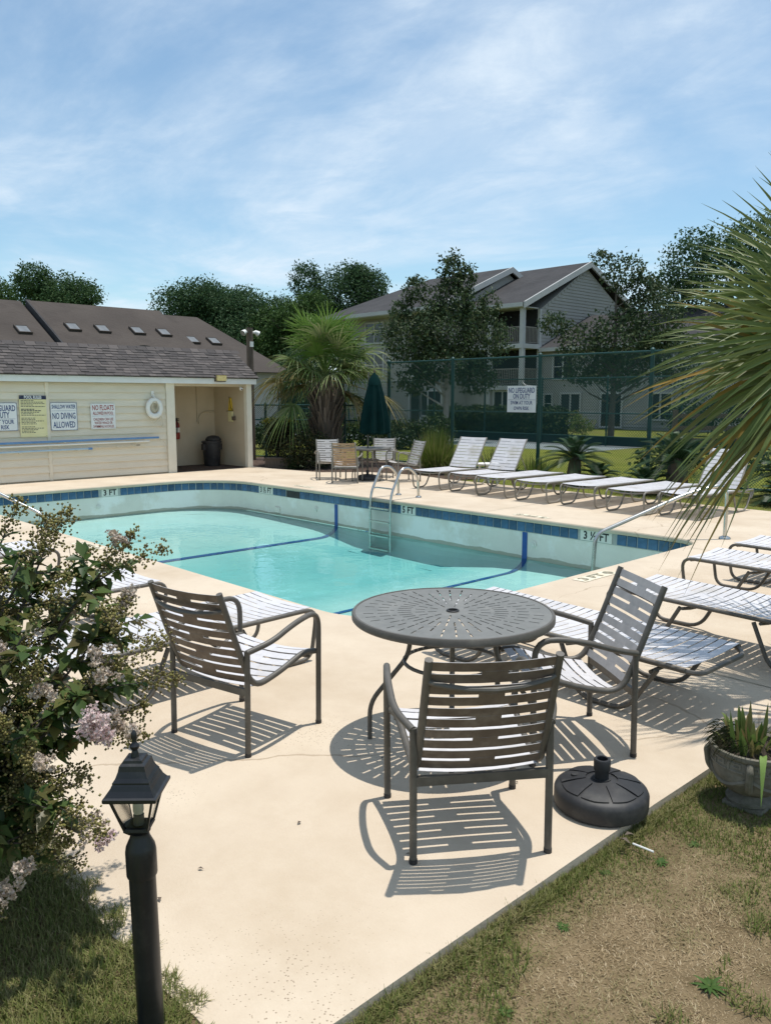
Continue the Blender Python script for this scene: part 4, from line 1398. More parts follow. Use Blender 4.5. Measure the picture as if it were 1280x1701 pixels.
# ------------------------------------------------------------------ pool ladder and hand rails
o = thing('pool_ladder', 'stainless steel ladder hooked over the far pool edge', 'ladder', (-10.5, 9.9, 0))
for s in (-1, 1):
    x = s * 0.26
    m = MB()
    m.tube(fillet([(x, 0.62, 0.004), (x, 0.60, 0.38), (x, 0.40, 0.55), (x, 0.18, 0.55), (x, -0.07, 0.10), (x, -0.09, -0.2), (x, -0.09, -0.95)], [0.16, 0.16, 0.16, 0.2, 0.1], 6), 0.024, 12)
    m.build('handrail', 'steel', o, smooth=True)
    m = MB(); m.lathe([(0.055, 0.004), (0.05, 0.02), (0.026, 0.035)], 16, (x, 0.62, 0)); m.build('floor_flange', 'steel', o, smooth=True)
m = MB(); m.tube(fillet([(-0.26, -0.04, 0.17), (-0.26 + 0.03, 0.03, 0.19), (0.23, 0.03, 0.19), (0.26, -0.04, 0.17)], 0.05), 0.014, 8); m.build('cross_bar', 'steel', o, smooth=True)
for z in (-0.16, -0.40, -0.66, -0.90):
    m = MB(); m.box(-0.25, 0.25, -0.14, -0.06, z - 0.012, z + 0.012); m.build('tread', 'steel', o)
o = thing('handrail', 'long sloping stainless handrail at the near corner of the pool', 'handrail', (-4.49, 10.24, 0))
m = MB()
m.tube(fillet([(0, 0, 0.004), (0, 0, 0.72), (-0.34, -0.42, 0.58), (-1.0, -1.42, 0.10), (-1.03, -1.47, -1.0)], [0.2, 0.14, 0.12], 6), 0.025, 12)
m.build('rail', 'steel', o, smooth=True)
m = MB(); m.lathe([(0.075, 0.004), (0.07, 0.02), (0.028, 0.04)], 16); m.build('floor_flange', 'steel', o, smooth=True)
o = thing('handrail', 'steel handrail end entering the photo above the flowering shrub', 'handrail', (-13.4, 3.55, 0))
m = MB()
m.tube(fillet([(0, 0, 0.004), (0, 0, 0.72), (0.3, 0.16, 0.66), (1.35, 0.95, 0.08), (1.4, 1.0, -1.0)], [0.2, 0.14, 0.12], 6), 0.025, 12)
m.build('rail', 'steel', o, smooth=True)
m = MB(); m.lathe([(0.075, 0.004), (0.07, 0.02), (0.028, 0.04)], 16); m.build('floor_flange', 'steel', o, smooth=True)

# ------------------------------------------------------------------ strap furniture
def sample_path(pts, n):
    pts = [Vector(p) for p in pts]
    L = [0]
    for a, b in zip(pts, pts[1:]):
        L.append(L[-1] + (b - a).length)
    def at(u):
        u = min(max(u, 0), L[-1])
        for i in range(len(pts) - 1):
            if u <= L[i + 1] + 1e-9:
                t = (u - L[i]) / (L[i + 1] - L[i])
                d = (pts[i + 1] - pts[i]).normalized()
                return pts[i].lerp(pts[i + 1], t), d
    return at, L[-1]

def strap_pairs(parent, path, hw, w, gap, sag, mats, start=0.0, stop=None, bridge=0.05, name='strap'):
    """vinyl straps laced across a frame; two straps joined by a centre web make one piece"""
    at, total = sample_path(path, 0)
    stop = total - 0.005 if stop is None else stop
    n = int((stop - start + gap) / (w + gap))
    n -= n % 2
    pitch = (stop - start + gap) / n
    w = pitch - gap
    xs = [-1, -0.8, -0.5, -bridge / hw, bridge / hw, 0.5, 0.8, 1]
    def P(u, x, top):
        p, d = at(u)
        nrm = Vector((0, d.z, -d.y))                    # towards the sitter
        if nrm.z < 0: nrm = -nrm
        q = p - nrm * sag * (1 - x * x)
        q = q + nrm * (0.0013 if top else -0.0013)
        return (x * hw, q.y, q.z)
    for k in range(0, n, 2):
        m = MB()
        def slab(u0, u1, xa):
            nx = len(xa)
            vs = [P(u0, x, 1) for x in xa] + [P(u1, x, 1) for x in xa] + [P(u0, x, 0) for x in xa] + [P(u1, x, 0) for x in xa]
            top = [(i, i + 1, nx + i + 1, nx + i) for i in range(nx - 1)]
            bot = [(2 * nx + i, 3 * nx + i, 3 * nx + i + 1, 2 * nx + i + 1) for i in range(nx - 1)]
            ed = [(i, 2 * nx + i, 2 * nx + i + 1, i + 1) for i in range(nx - 1)] + [(nx + i, nx + i + 1, 3 * nx + i + 1, 3 * nx + i) for i in range(nx - 1)]
            ed += [(0, nx, 3 * nx, 2 * nx), (nx - 1, 3 * nx - 1, 4 * nx - 1, 2 * nx - 1)]
            o_ = len(m.v)
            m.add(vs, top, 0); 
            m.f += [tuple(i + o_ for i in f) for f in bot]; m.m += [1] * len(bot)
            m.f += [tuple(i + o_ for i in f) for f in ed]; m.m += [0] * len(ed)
        u0 = start + k * pitch
        slab(u0, u0 + w, xs)
        slab(u0 + pitch, u0 + pitch + w, xs)
        slab(u0 + w, u0 + pitch, [-bridge / hw, 0, bridge / hw])
        o = m.build(name, list(mats), parent, smooth=False)

def make_chair(label, group, frame='bronze', seat=('strap_white', 'strap_back'), back=('strap_grey', 'strap_back')):
    c = thing('strap_chair', label, 'chair', (0, 0, 0), 0, group)
    r = 0.0152
    for s in (-1, 1):
        m = MB()
        m.tube(fillet([(s * 0.292, 0.27, 0), (s * 0.296, 0.275, 0.645), (s * 0.325, 0.06, 0.635), (s * 0.328, -0.14, 0.575), (s * 0.275, -0.262, 0.54)], [0.11, 0.1, 0.09], 6), r, 10)
        m.build('front_leg_and_arm', frame, c, smooth=True)
        m = MB()
        m.tube([(s * 0.272, -0.268, 0), (s * 0.272, -0.258, 0.548)], r, 10)
        m.build('rear_leg', frame, c, smooth=True)
        m = MB()
        m.tube(fillet([(s * 0.278, 0.262, 0.415), (s * 0.262, 0.18, 0.425), (s * 0.252, -0.02, 0.36), (s * 0.25, -0.20, 0.335), (s * 0.248, -0.292, 0.55), (s * 0.245, -0.41, 0.865)], [0.08, 0.1, 0.09, 0.1], 6), r * 1.05, 10)
        m.build('side_rail', frame, c, smooth=True)
        for fx, fy in ((s * 0.292, 0.27), (s * 0.272, -0.268)):
            m = MB(); m.lathe([(0.001, 0), (0.017, 0.0), (0.017, 0.018), (0.001, 0.02)], 10, (fx, fy, 0)); m.build('foot_cap', 'black_plastic', c)
    m = MB(); m.box(-0.262, 0.262, -0.272, -0.252, 0.315, 0.352); m.build('rear_cross_bar', frame, c)
    m = MB(); m.tube([(-0.27, 0.22, 0.395), (0, 0.22, 0.38), (0.27, 0.22, 0.395)], 0.011, 8); m.build('front_cross_bar', frame, c, smooth=True)
    m = MB()
    pts = [(-0.246, -0.378, 0.775)] + [(0.245 * t, -0.382 - 0.052 * (1 - t * t), 0.772 - 0.024 * (1 - t * t)) for t in (-0.9, -0.7, -0.4, 0, 0.4, 0.7, 0.9)] + [(0.246, -0.378, 0.775)]
    m.tube(pts, 0.011, 8)
    m.build('back_brace', frame, c, smooth=True)
    seatp = fillet([(0, 0.255, 0.425), (0, 0.18, 0.432), (0, -0.02, 0.368), (0, -0.20, 0.343)], [0.08, 0.1], 5)
    backp = fillet([(0, -0.222, 0.37), (0, -0.295, 0.55), (0, -0.412, 0.862)], [0.1], 5)
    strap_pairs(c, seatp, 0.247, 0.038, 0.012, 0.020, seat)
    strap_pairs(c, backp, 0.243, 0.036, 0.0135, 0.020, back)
    return c
def face(dx, dy):
    """rotation that points local +y along (dx, dy)"""
    return math.atan2(-dx, dy)
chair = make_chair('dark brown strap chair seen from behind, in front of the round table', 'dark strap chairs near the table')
def st(X, Y):                                            # camera-aligned ground metres -> world
    return (X * 0.6875 - Y * 0.7262, X * 0.7262 + Y * 0.6875)
a = st(0.3375, 3.25)
ca = (0.6, 3.51); cb = (0.38, 2.99)
d = st(0.302 - 0.3785, 3.5098 - 2.9918)
chair.location = (*a, 0.0005); chair.rotation_euler = (0, 0, face(*d))
# left chair: feet centre
a = st((-0.693 - 1.143 - 0.854 - 0.372) / 4, (3.90 + 4.182 + 4.649 + 4.331) / 4)
d = st((-0.854 - 0.372) / 2 - (-0.693 - 1.143) / 2, (4.649 + 4.331) / 2 - (3.90 + 4.182) / 2)
dup(chair, (*a, 0.0005), face(*d), 'dark strap chair beside the flowering shrub, turned towards the pool')
# right chair: near rear leg (1.229,3.859), the front leg next to the table
a = st(0.94, 4.12)
d = st(-0.98, -0.16)
dup(chair, (*a, 0.0005), face(*d), 'dark strap chair at the right of the round table, next to a lounger')

chair2 = make_chair('pale strap chair with its seat towards the camera, next to the round bush', 'strap chairs round the closed umbrella', 'taupe', ('strap_front', 'strap_front'), ('strap_front', 'strap_front'))
chair2.location = (-13.98, 11.55, 0.0005); chair2.rotation_euler = (0, 0, face(*st(0.25, -1)))
tan_c = make_chair('tan strap chair with its back to the pool, in front of the closed umbrella', 'strap chairs round the closed umbrella', 'taupe', ('strap_front', 'strap_tan'), ('strap_tan', 'strap_tan'))
tan_c.location = (-13.2, 11.36, 0.0005); tan_c.rotation_euler = (0, 0, face(*st(0.12, 1)))
dup(chair2, (-13.55, 12.72, 0.0005), face(*st(-0.15, -1)), 'pale strap chair behind the closed umbrella table')
dup(chair2, (-12.55, 12.42, 0.0005), face(*st(-0.95, -0.45)), 'pale strap chair turned sideways, next to the tall grass clump')

# round tables
def make_table(label, frame='bronze', top='table_top', hole=0.022):
    t = thing('round_table', label, 'table', (0, 0, 0))
    NS = 40
    rings = [(0.085, 0.130, 1, 2), (0.145, 0.195, 0, 1), (0.150, 0.150, 0, 1), (0.215, 0.285, 1, 1), (0.305, 0.325, 0, 1), (0.335, 0.395, 0, 1), (0.415, 0.462, 1, 1)]
    RT, hwid = 0.505, 0.0042
    radii = sorted(set([hole, 0.06, 0.085, 0.130, 0.145, 0.195, 0.215, 0.285, 0.302, 0.322, 0.333, 0.388, 0.41, 0.462, 0.490, RT]))
    def slot(r0, r1, k):
        rm = (r0 + r1) / 2
        if 0.085 < rm < 0.130: return k % 4 == 0
        if 0.145 < rm < 0.195: return k % 2 == 0
        if 0.215 < rm < 0.285: return True
        if 0.302 < rm < 0.322: return k % 2 == 1
        if 0.333 < rm < 0.388: return True
        if 0.41 < rm < 0.462: return k % 2 == 0 or k % 4 == 1
        return False
    vs, fs = [], []
    nr = len(radii)
    zt, zb = 0.705, 0.700
    # per spoke four angular stations at each radius: slot edges
    for z in (zt, zb):
        for r in radii:
            for k in range(NS):
                a = 2 * math.pi * (k + 0.35) / NS
                h = min(hwid / r, 0.35 * 2 * math.pi / NS)
                for da in (-h, h):
                    vs.append((r * math.cos(a + da), r * math.sin(a + da), z))
    def vid(layer, i, k, e):
        k %= NS
        return layer * nr * NS * 2 + i * NS * 2 + k * 2 + e
    solid = {}
    for i in range(nr - 1):
        for k in range(NS):
            solid[(i, k, 0)] = not slot(radii[i], radii[i + 1], k)
            solid[(i, k, 1)] = True
    for (i, k, e), s in solid.items():
        if not s: continue
        if e == 0: q = [(i, k, 0), (i + 1, k, 0), (i + 1, k, 1), (i, k, 1)]
        else: q = [(i, k, 1), (i + 1, k, 1), (i + 1, k + 1, 0), (i, k + 1, 0)]
        fs.append(tuple(vid(0, *p) for p in q))
        fs.append(tuple(vid(1, *p) for p in reversed(q)))
    for i in range(nr - 1):                              # slot walls
        for k in range(NS):
            if solid[(i, k, 0)]: continue
            for e in (0, 1):
                fs.append((vid(0, i, k, e), vid(0, i + 1, k, e), vid(1, i + 1, k, e), vid(1, i, k, e)))
            for ii in (i, i + 1):
                fs.append((vid(0, ii, k, 0), vid(0, ii, k, 1), vid(1, ii, k, 1), vid(1, ii, k, 0)))
    m = MB(); m.add(vs, fs); m.build('tabletop', top, t)
    m = MB()
    m.lathe([(0.500, 0.672), (0.513, 0.668), (0.520, 0.676), (0.520, 0.700), (0.514, 0.708), (0.503, 0.708), (0.500, 0.699)], 64)
    m.f = m.f[:-2]; m.m = m.m[:-2]
    k = len(m.v) // 64
    m.f += [((k - 1) * 64 + i, (k - 1) * 64 + (i + 1) % 64, (i + 1) % 64, i) for i in range(64)]; m.m += [0] * 64
    m.build('rim', frame, t, smooth=True, fix=True)
    m = MB(); m.lathe([(0.024, 0.690), (0.030, 0.700), (0.034, 0.709), (0.030, 0.713), (0.024, 0.712)], 20); m.f = m.f[:-2]; m.m = m.m[:-2]; m.build('umbrella_collar', 'black_plastic', t, smooth=True)
    for k in range(4):
        a = R(90 * k + 28)
        c_, s_ = math.cos(a), math.sin(a)
        pr = [(0.22, 0.698), (0.22, 0.47), (0.43, 0.20), (0.43, 0.0)]
        m = MB(); m.tube(fillet([(r * c_, r * s_, z) for r, z in pr], 0.07, 5), 0.0125, 10); m.build('leg', frame, t, smooth=True)
        m = MB(); m.tube([(0.22 * c_, 0.22 * s_, 0.692), (0.50 * c_, 0.50 * s_, 0.692)], 0.010, 6); m.build('top_arm', frame, t)
    m = MB()
    m.tube([(0.25 * math.cos(2 * math.pi * i / 32), 0.25 * math.sin(2 * math.pi * i / 32), 0.44) for i in range(33)], 0.010, 8, caps=False)
    m.build('ring_brace', frame, t, smooth=True)
    return t
tb = make_table('round grey metal table with slotted top and umbrella hole')
tb.location = (*st(0.346, 4.08), 0.0005); tb.rotation_euler = (0, 0, R(14))
tb2 = copy_tree(tb)
tb2['label'] = 'small round table under the closed green umbrella'
tb2.location = (-13.25, 12.0, 0.0005); tb2.rotation_euler = (0, 0, R(60))

# closed market umbrella in its base, through the far table
u = thing('closed_umbrella', 'dark green market umbrella, closed, standing through the far table', 'umbrella', (-13.25, 12.0, 0))
m = MB(); m.tube([(0, 0, 0.05), (0.02, 0.03, 2.34)], 0.019, 10); m.build('pole', 'bronze', u, smooth=True)
m = MB()
random.seed(9)
ph = [random.uniform(-0.1, 0.1) for _ in range(48)]
def wob(k, r, z):
    if z > 2.2: return 1.0
    return 1 + 0.22 * math.cos(8 * 2 * math.pi * k / 48 + 0.6) * min(1, (2.25 - z) * 1.2) + ph[k] * 0.5
m.lathe([(0.22, 1.0), (0.285, 1.04), (0.262, 1.35), (0.222, 1.65), (0.18, 1.9), (0.132, 2.1), (0.12, 2.16), (0.10, 2.2), (0.05, 2.28), (0.02, 2.33)], 48, (0.10, 0.12, 0), wob=wob)
m.build('canopy', 'umbrella', u, smooth=True)
m = MB(); m.lathe([(0.135, 2.08), (0.15, 2.06), (0.13, 2.17), (0.06, 2.29)], 24, (0.10, 0.12, 0)); m.build('vent_flap', 'umbrella', u, smooth=True)
m = MB(); m.lathe([(0.012, 2.32), (0.024, 2.35), (0.012, 2.40), (0.003, 2.42)], 10, (0.10, 0.12, 0)); m.build('finial', 'wood_pole', u, smooth=True)
for k in range(8):
    a = 2 * math.pi * k / 8
    m = MB(); m.tube([(0.10 + 0.19 * math.cos(a), 0.12 + 0.19 * math.sin(a), 1.0), (0.10 + 0.19 * math.cos(a), 0.12 + 0.19 * math.sin(a), 1.10)], 0.009, 6); m.build('rib_tip', 'black_plastic', u)
b = make_base = None
def umbrella_base(label, loc, R0=0.205, h=0.115):
    o = thing('umbrella_base', label, 'umbrella base', loc)
    m = MB()
    m.lathe([(R0 * 0.93, 0.0), (R0 * 0.99, 0.01), (R0, 0.03), (R0, h * 0.62), (R0 * 0.97, h * 0.74), (R0 * 0.90, h * 0.83), (R0 * 0.55, h * 1.0), (R0 * 0.2, h * 1.1), (R0 * 0.2, h * 1.14)], 48)
    m.build('body', 'black_plastic', o, smooth=True)
    for k in range(8):                                   # raised petals on the dome
        a0, a1 = 2 * math.pi * (k + 0.06) / 8, 2 * math.pi * (k + 0.94) / 8
        q = MB(); vs = []
        nn = 6
        rad = [(0.34, 1.065), (0.55, 1.0), (0.75, 0.915), (0.875, 0.852)]
        for lift in (0.006, -0.004):
            for (rr, zz_) in rad:
                for j in range(nn + 1):
                    a = a0 + (a1 - a0) * j / nn
                    ins = 1 - 0.03 * abs(j / nn - 0.5) * 2 if rr > 0.8 else 1
                    vs.append((R0 * rr * ins * math.cos(a), R0 * rr * ins * math.sin(a), h * zz_ + lift))
        w_ = nn + 1
        nL = len(rad) * w_
        fs = []
        for i in range(len(rad) - 1):
            for j in range(nn):
                fs.append((i * w_ + j, (i + 1) * w_ + j, (i + 1) * w_ + j + 1, i * w_ + j + 1))
        edge = [i * w_ for i in range(len(rad))] + [(len(rad) - 1) * w_ + j for j in range(1, w_)] + [i * w_ + nn for i in range(len(rad) - 2, -1, -1)] + [j for j in range(nn - 1, 0, -1)]
        for x, y in zip(edge, edge[1:] + edge[:1]):
            fs.append((x, x + nL, y + nL, y))
        q.add(vs, fs); q.build('petal_panel', 'black_plastic', o, smooth=True, fix=True)
    m = MB()
    m.lathe([(0.030, h * 1.1), (0.030, h * 1.45), (0.036, h * 1.46), (0.037, h * 1.85), (0.033, h * 1.9), (0.024, h * 1.9), (0.024, h * 1.5)], 20)
    m.build('pole_socket', 'black_plastic', o, smooth=True)
    m = MB(); m.lathe([(0.016, h * 0.99), (0.016, h * 1.06), (0.006, h * 1.07)], 12, (-0.11, -0.045, 0.003)); m.build('filler_cap', 'black_plastic', o)
    return o
umbrella_base('empty black plastic umbrella base at the edge of the deck', (*st(0.955, 3.40), 0.0005))
umbrella_base('black umbrella base under the far table', (-13.25, 12.0, 0.0005), 0.23, 0.11)

# loungers
def make_lounger(label, group, raised=False, frame='taupe', straps=('strap_white', 'strap_white')):
    c = thing('sun_lounger', label, 'lounger', (0, 0, 0), 0, group)
    hw, r, Z = 0.325, 0.0145, 0.35
    for s in (-1, 1):
        x = s * hw
        m = MB()
        m.tube(fillet([(x, 1.93 if not raised else 1.30, Z - 0.01), (x, 1.2, Z - 0.005), (x, 0.0, Z + 0.012), (x, 0.055, 0.016), (x, 0.43, 0.016), (x * 0.97, 0.60, Z - 0.03)], [0.2, 0.11, 0.09, 0.11], 6), r, 10)
        m.build('side_frame', frame, c, smooth=True)
        m = MB()
        m.tube(fillet([(x * 0.97, 1.12, Z - 0.03), (x * 0.97, 1.25, 0.016), (x * 0.97, 1.58, 0.016), (x * 0.97, 1.76, Z - 0.05)], [0.11, 0.11], 6), r, 10)
        m.build('rear_leg', frame, c, smooth=True)
        if raised:
            m = MB()
            m.tube([(x, 1.235, Z - 0.01), (x, 1.235 + 0.75 * math.cos(R(56)), Z + 0.75 * math.sin(R(56)))], r, 10)
            m.build('back_frame', frame, c, smooth=True)
            m = MB()
            m.tube(fillet([(x * 0.97, 1.3, Z - 0.02), (x * 0.97, 1.86, Z - 0.02), (x * 0.97, 1.76, 0.2)], 0.1), r * 0.9, 8)
            m.build('rear_rail', frame, c, smooth=True)
            m = MB(); m.tube([(x * 0.9, 1.70, Z - 0.02), (x * 0.9, 1.235 + 0.42 * math.cos(R(56)), Z + 0.42 * math.sin(R(56)))], 0.009, 8)
            m.build('back_stay', frame, c, smooth=True)
    for y, z in ((0.09, Z + 0.0), (0.62, Z - 0.035), (1.17, Z - 0.03)):
        m = MB(); m.tube([(-hw, y, z)] + [(hw * t, y - 0.035 * (1 - t * t) * (1 if y < 0.2 else 0), z - 0.03 * (1 - t * t)) for t in (-0.6, -0.2, 0.2, 0.6)] + [(hw, y, z)], r * 0.85, 8); m.build('cross_tube', frame, c, smooth=True)
    m = MB(); m.tube([(-hw * 0.97, 1.72, Z - 0.07), (hw * 0.97, 1.72, Z - 0.07)], r * 0.85, 8); m.build('cross_tube', frame, c, smooth=True)
    if not raised:
        m = MB(); m.tube(fillet([(-hw, 1.90, Z - 0.012), (-hw * 0.8, 1.985, Z - 0.03), (hw * 0.8, 1.985, Z - 0.03), (hw, 1.90, Z - 0.012)], 0.08), r, 8); m.build('head_bar', frame, c, smooth=True)
        path = [(0, 0.05, Z + 0.026), (0, 0.6, Z + 0.020), (0, 1.24, Z + 0.012), (0, 1.93, Z + 0.008)]
        strap_pairs(c, path, hw - 0.004, 0.052, 0.010, 0.014, straps)
    else:
        path = [(0, 0.05, Z + 0.026), (0, 0.6, Z + 0.020), (0, 1.22, Z + 0.012)]
        strap_pairs(c, path, hw - 0.004, 0.052, 0.010, 0.014, straps)
        cs, sn = math.cos(R(56)), math.sin(R(56))
        path = [(0, 1.245, Z + 0.03), (0, 1.245 + 0.74 * cs, Z + 0.03 + 0.72 * sn)]
        strap_pairs(c, path, hw - 0.004, 0.052, 0.010, 0.012, straps)
    return c
FG = 'loungers lined up along the far side of the pool'
flat = make_lounger('flat white strap lounger behind the round table and the right chair', 'loungers on the right of the deck', False, 'bronze', ('strap_white', 'strap_grey'))
flat.location = (-3.87, 4.42, 0.0005); flat.rotation_euler = (0, 0, face(1, -0.02))
dup(flat, (-3.24, 5.72, 0.0005), face(1, -0.03), 'flat white strap lounger, second one from the round table')
dup(flat, (-3.42, 7.24, 0.0005), face(1, 0.02), 'flat white strap lounger, third one from the round table')
dup(flat, (-3.44, 8.26, 0.0005), face(1, 0.0), 'flat white strap lounger just beyond the third, at the photo edge')
for o_, lab in ((( -4.60, 3.40), 'flat white strap lounger beside the left chair, partly behind the shrub'),
                ((-6.05, 3.06), 'flat white strap lounger mostly hidden behind the flowering shrub'),
                ((-8.0, 3.0), 'flat white strap lounger at the left edge, only its foot end showing')):
    x = dup(flat, (*o_, 0.0005), face(0.0, -1), lab)
    x['group'] = 'loungers on the left of the deck'
up = make_lounger('white lounger with raised back, next to the tall grass clump', FG, True)
up.location = (-11.02, 11.50, 0.0005); up.rotation_euler = (0, 0, face(-0.10, 1))
dup(up, (-10.12, 11.55, 0.0005), face(-0.04, 1), 'white lounger with raised back, second from the tall grass clump')
dup(up, (-5.75, 11.45, 0.0005), face(0.02, 1), 'white lounger with raised back behind the hanging palm fronds')
fl2 = make_lounger('flat white lounger right beside the second raised one', FG, False)
fl2.location = (-9.35, 11.42, 0.0005); fl2.rotation_euler = (0, 0, face(-0.03, 1))
dup(fl2, (-8.40, 11.36, 0.0005), face(-0.02, 1), 'flat white lounger, second of the four flat ones by the fence')
dup(fl2, (-7.50, 11.42, 0.0005), face(0.0, 1), 'flat white lounger, third of the four flat ones by the fence')
dup(fl2, (-6.56, 11.30, 0.0005), face(0.0, 1), 'flat white lounger next to the raised one behind the fronds')
# small white side table
o = thing('side_table', 'small white plastic side table between two raised loungers', 'side table', (-11.25, 13.7, -0.05))
m = MB(); m.lathe([(0.24, 0.40), (0.25, 0.41), (0.25, 0.435), (0.24, 0.44)], 24); m.build('tabletop', 'trim_white', o)
for k in range(4):
    a = R(45 + 90 * k)
    m = MB(); m.tube([(0.17 * math.cos(a), 0.17 * math.sin(a), 0.41), (0.2 * math.cos(a), 0.2 * math.sin(a), 0.0)], [0.03, 0.022], 8); m.build('leg', 'trim_white', o)

# ------------------------------------------------------------------ lamp post
lp = thing('lamp_post', 'black bollard lamp post with square lantern in the foreground grass', 'lamp post', (*st(-0.668, 2.10), -0.05), R(46))
lp.rotation_euler = (R(0.3), R(-0.7), R(46))
m = MB(); m.lathe([(0.0365, 0.0), (0.0365, 0.58)], 28); m.build('post', 'lamp_black', lp, smooth=True)
m = MB(); m.lathe([(0.041, 0.535), (0.042, 0.54), (0.042, 0.605), (0.039, 0.622), (0.027, 0.648), (0.025, 0.66), (0.03, 0.665)], 28); m.build('collar', 'lamp_black', lp, smooth=True)
lan = bpy.data.objects.new('lantern', None); COL.objects.link(lan); lan.parent = lp; lan.scale = (0.74, 0.74, 1)
def frust(m, h0, h1, z0, z1, mi=0):
    vs = [(-h0, -h0, z0), (h0, -h0, z0), (h0, h0, z0), (-h0, h0, z0), (-h1, -h1, z1), (h1, -h1, z1), (h1, h1, z1), (-h1, h1, z1)]
    return m.add(vs, [(0, 3, 2, 1), (4, 5, 6, 7), (0, 1, 5, 4), (1, 2, 6, 5), (2, 3, 7, 6), (3, 0, 4, 7)], mi)
m = MB(); frust(m, 0.030, 0.046, 0.662, 0.676); frust(m, 0.046, 0.044, 0.676, 0.684); m.build('tray', 'lamp_black', lan)
HB, HT, ZB, ZT = 0.042, 0.078, 0.684, 0.782
for sx, sy in ((-1, -1), (1, -1), (1, 1), (-1, 1)):
    m = MB(); m.tube([(sx * HB, sy * HB, ZB - 0.002), (sx * HT, sy * HT, ZT + 0.002)], 0.0055, 4); m.build('corner_bar', 'lamp_black', lan)
for k in range(4):
    m = MB()
    q = Matrix.Rotation(R(90 * k), 4, 'Z')
    i0, i1 = HB - 0.003, HT - 0.003
    vs = [q @ V(-i0, -i0, ZB), q @ V(i0, -i0, ZB), q @ V(i1, -i1, ZT), q @ V(-i1, -i1, ZT)]
    vs2 = [q @ V(-i0, -i0 + 0.003, ZB), q @ V(i0, -i0 + 0.003, ZB), q @ V(i1, -i1 + 0.003, ZT), q @ V(-i1, -i1 + 0.003, ZT)]
    m.add(vs, [(0, 1, 2, 3)]); m.build('glass_pane', 'lamp_glass', lan)
m = MB()
prof = [(0.094, 0.778), (0.097, 0.781), (0.097, 0.789), (0.088, 0.792), (0.076, 0.806), (0.070, 0.818), (0.067, 0.822), (0.067, 0.826), (0.058, 0.836), (0.050, 0.852), (0.046, 0.866), (0.036, 0.871), (0.034, 0.878), (0.022, 0.880)]
vs, fs = [], []
for h_, z in prof:
    vs += [(-h_, -h_, z), (h_, -h_, z), (h_, h_, z), (-h_, h_, z)]
for i in range(len(prof) - 1):
    for k in range(4):
        fs.append((i * 4 + k, i * 4 + (k + 1) % 4, i * 4 + 4 + (k + 1) % 4, i * 4 + 4 + k))
fs += [(3, 2, 1, 0), tuple(4 * (len(prof) - 1) + k for k in range(4))]
m.add(vs, fs); m.build('cap', 'lamp_black', lan)
m = MB(); m.lathe([(0.016, 0.878), (0.014, 0.888), (0.010, 0.898), (0.017, 0.905), (0.018, 0.911), (0.010, 0.919), (0.008, 0.924), (0.011, 0.934), (0.010, 0.946), (0.004, 0.954)], 14); m.build('finial', 'lamp_black', lan, smooth=True)
m = MB(); m.lathe([(0.020, 0.684), (0.020, 0.712), (0.016, 0.716)], 14); m.build('bulb_socket', 'skylight', lan, smooth=True)
m = MB(); m.lathe([(0.017, 0.716), (0.02, 0.724), (0.019, 0.768), (0.012, 0.778)], 14); m.build('bulb', 'ring_white', lan, smooth=True)

# ------------------------------------------------------------------ stone urn
urn = thing('stone_urn', 'weathered stone urn with greek key rim and spiky plants', 'planter', (*st(1.66, 3.50), -0.05))
urn.scale = (0.86, 0.86, 0.82)
m = MB(); m.box(-0.10, 0.10, -0.10, 0.10, 0.0, 0.03); m.lathe([(0.115, 0.035), (0.118, 0.05), (0.095, 0.06), (0.075, 0.085), (0.085, 0.095)], 28); m.build('foot', 'stone', urn, smooth=True)
m = MB(); m.lathe([(0.08, 0.093), (0.125, 0.108), (0.165, 0.145), (0.186, 0.19), (0.192, 0.225), (0.190, 0.25), (0.198, 0.252), (0.198, 0.318), (0.206, 0.322), (0.214, 0.335), (0.212, 0.352), (0.198, 0.356), (0.186, 0.345), (0.184, 0.31)], 40); m.build('bowl', 'stone', urn, smooth=True)
m = MB()
nk = 14
for k in range(nk):                                       # greek key
    a0 = 2 * math.pi * k / nk
    def blk(u0, u1, z0, z1):
        w = 2 * math.pi / nk
        n_ = 2
        vs = []
        for rr in (0.1975, 0.2035):
            for z in (z0, z1):
                for j in range(n_ + 1):
                    a = a0 + w * (u0 + (u1 - u0) * j / n_)
                    vs.append((rr * math.cos(a), rr * math.sin(a), z))
        q = n_ + 1
        fs = [(2 * q + j, 2 * q + j + 1, 3 * q + j + 1, 3 * q + j) for j in range(n_)] + [(q + j, 3 * q + j, 3 * q + j + 1, q + j + 1) for j in range(n_)] + [(j, j + 1, 2 * q + j + 1, 2 * q + j) for j in range(n_)]
        fs += [(0, 2 * q, 3 * q, q), (n_, q + n_, 3 * q + n_, 2 * q + n_)]
        m.add(vs, fs)
    blk(0.0, 0.95, 0.258, 0.266); blk(0.0, 0.12, 0.266, 0.310); blk(0.12, 0.80, 0.302, 0.310); blk(0.68, 0.80, 0.280, 0.302); blk(0.34, 0.68, 0.280, 0.288)
m.build('key_frieze', 'stone', urn)
for k in range(4):
    a = R(90 * k + 20)
    m = MB()
    cs, sn = math.cos(a), math.sin(a)
    m.tube(fillet([(cs * 0.20, sn * 0.20, 0.315), (cs * 0.222, sn * 0.222, 0.29), (cs * 0.208, sn * 0.208, 0.20), (cs * 0.18, sn * 0.18, 0.165)], 0.04), [0.022] * 20 if False else 0.018, 8)
    m.build('handle', 'stone', urn, smooth=True)
m = MB()
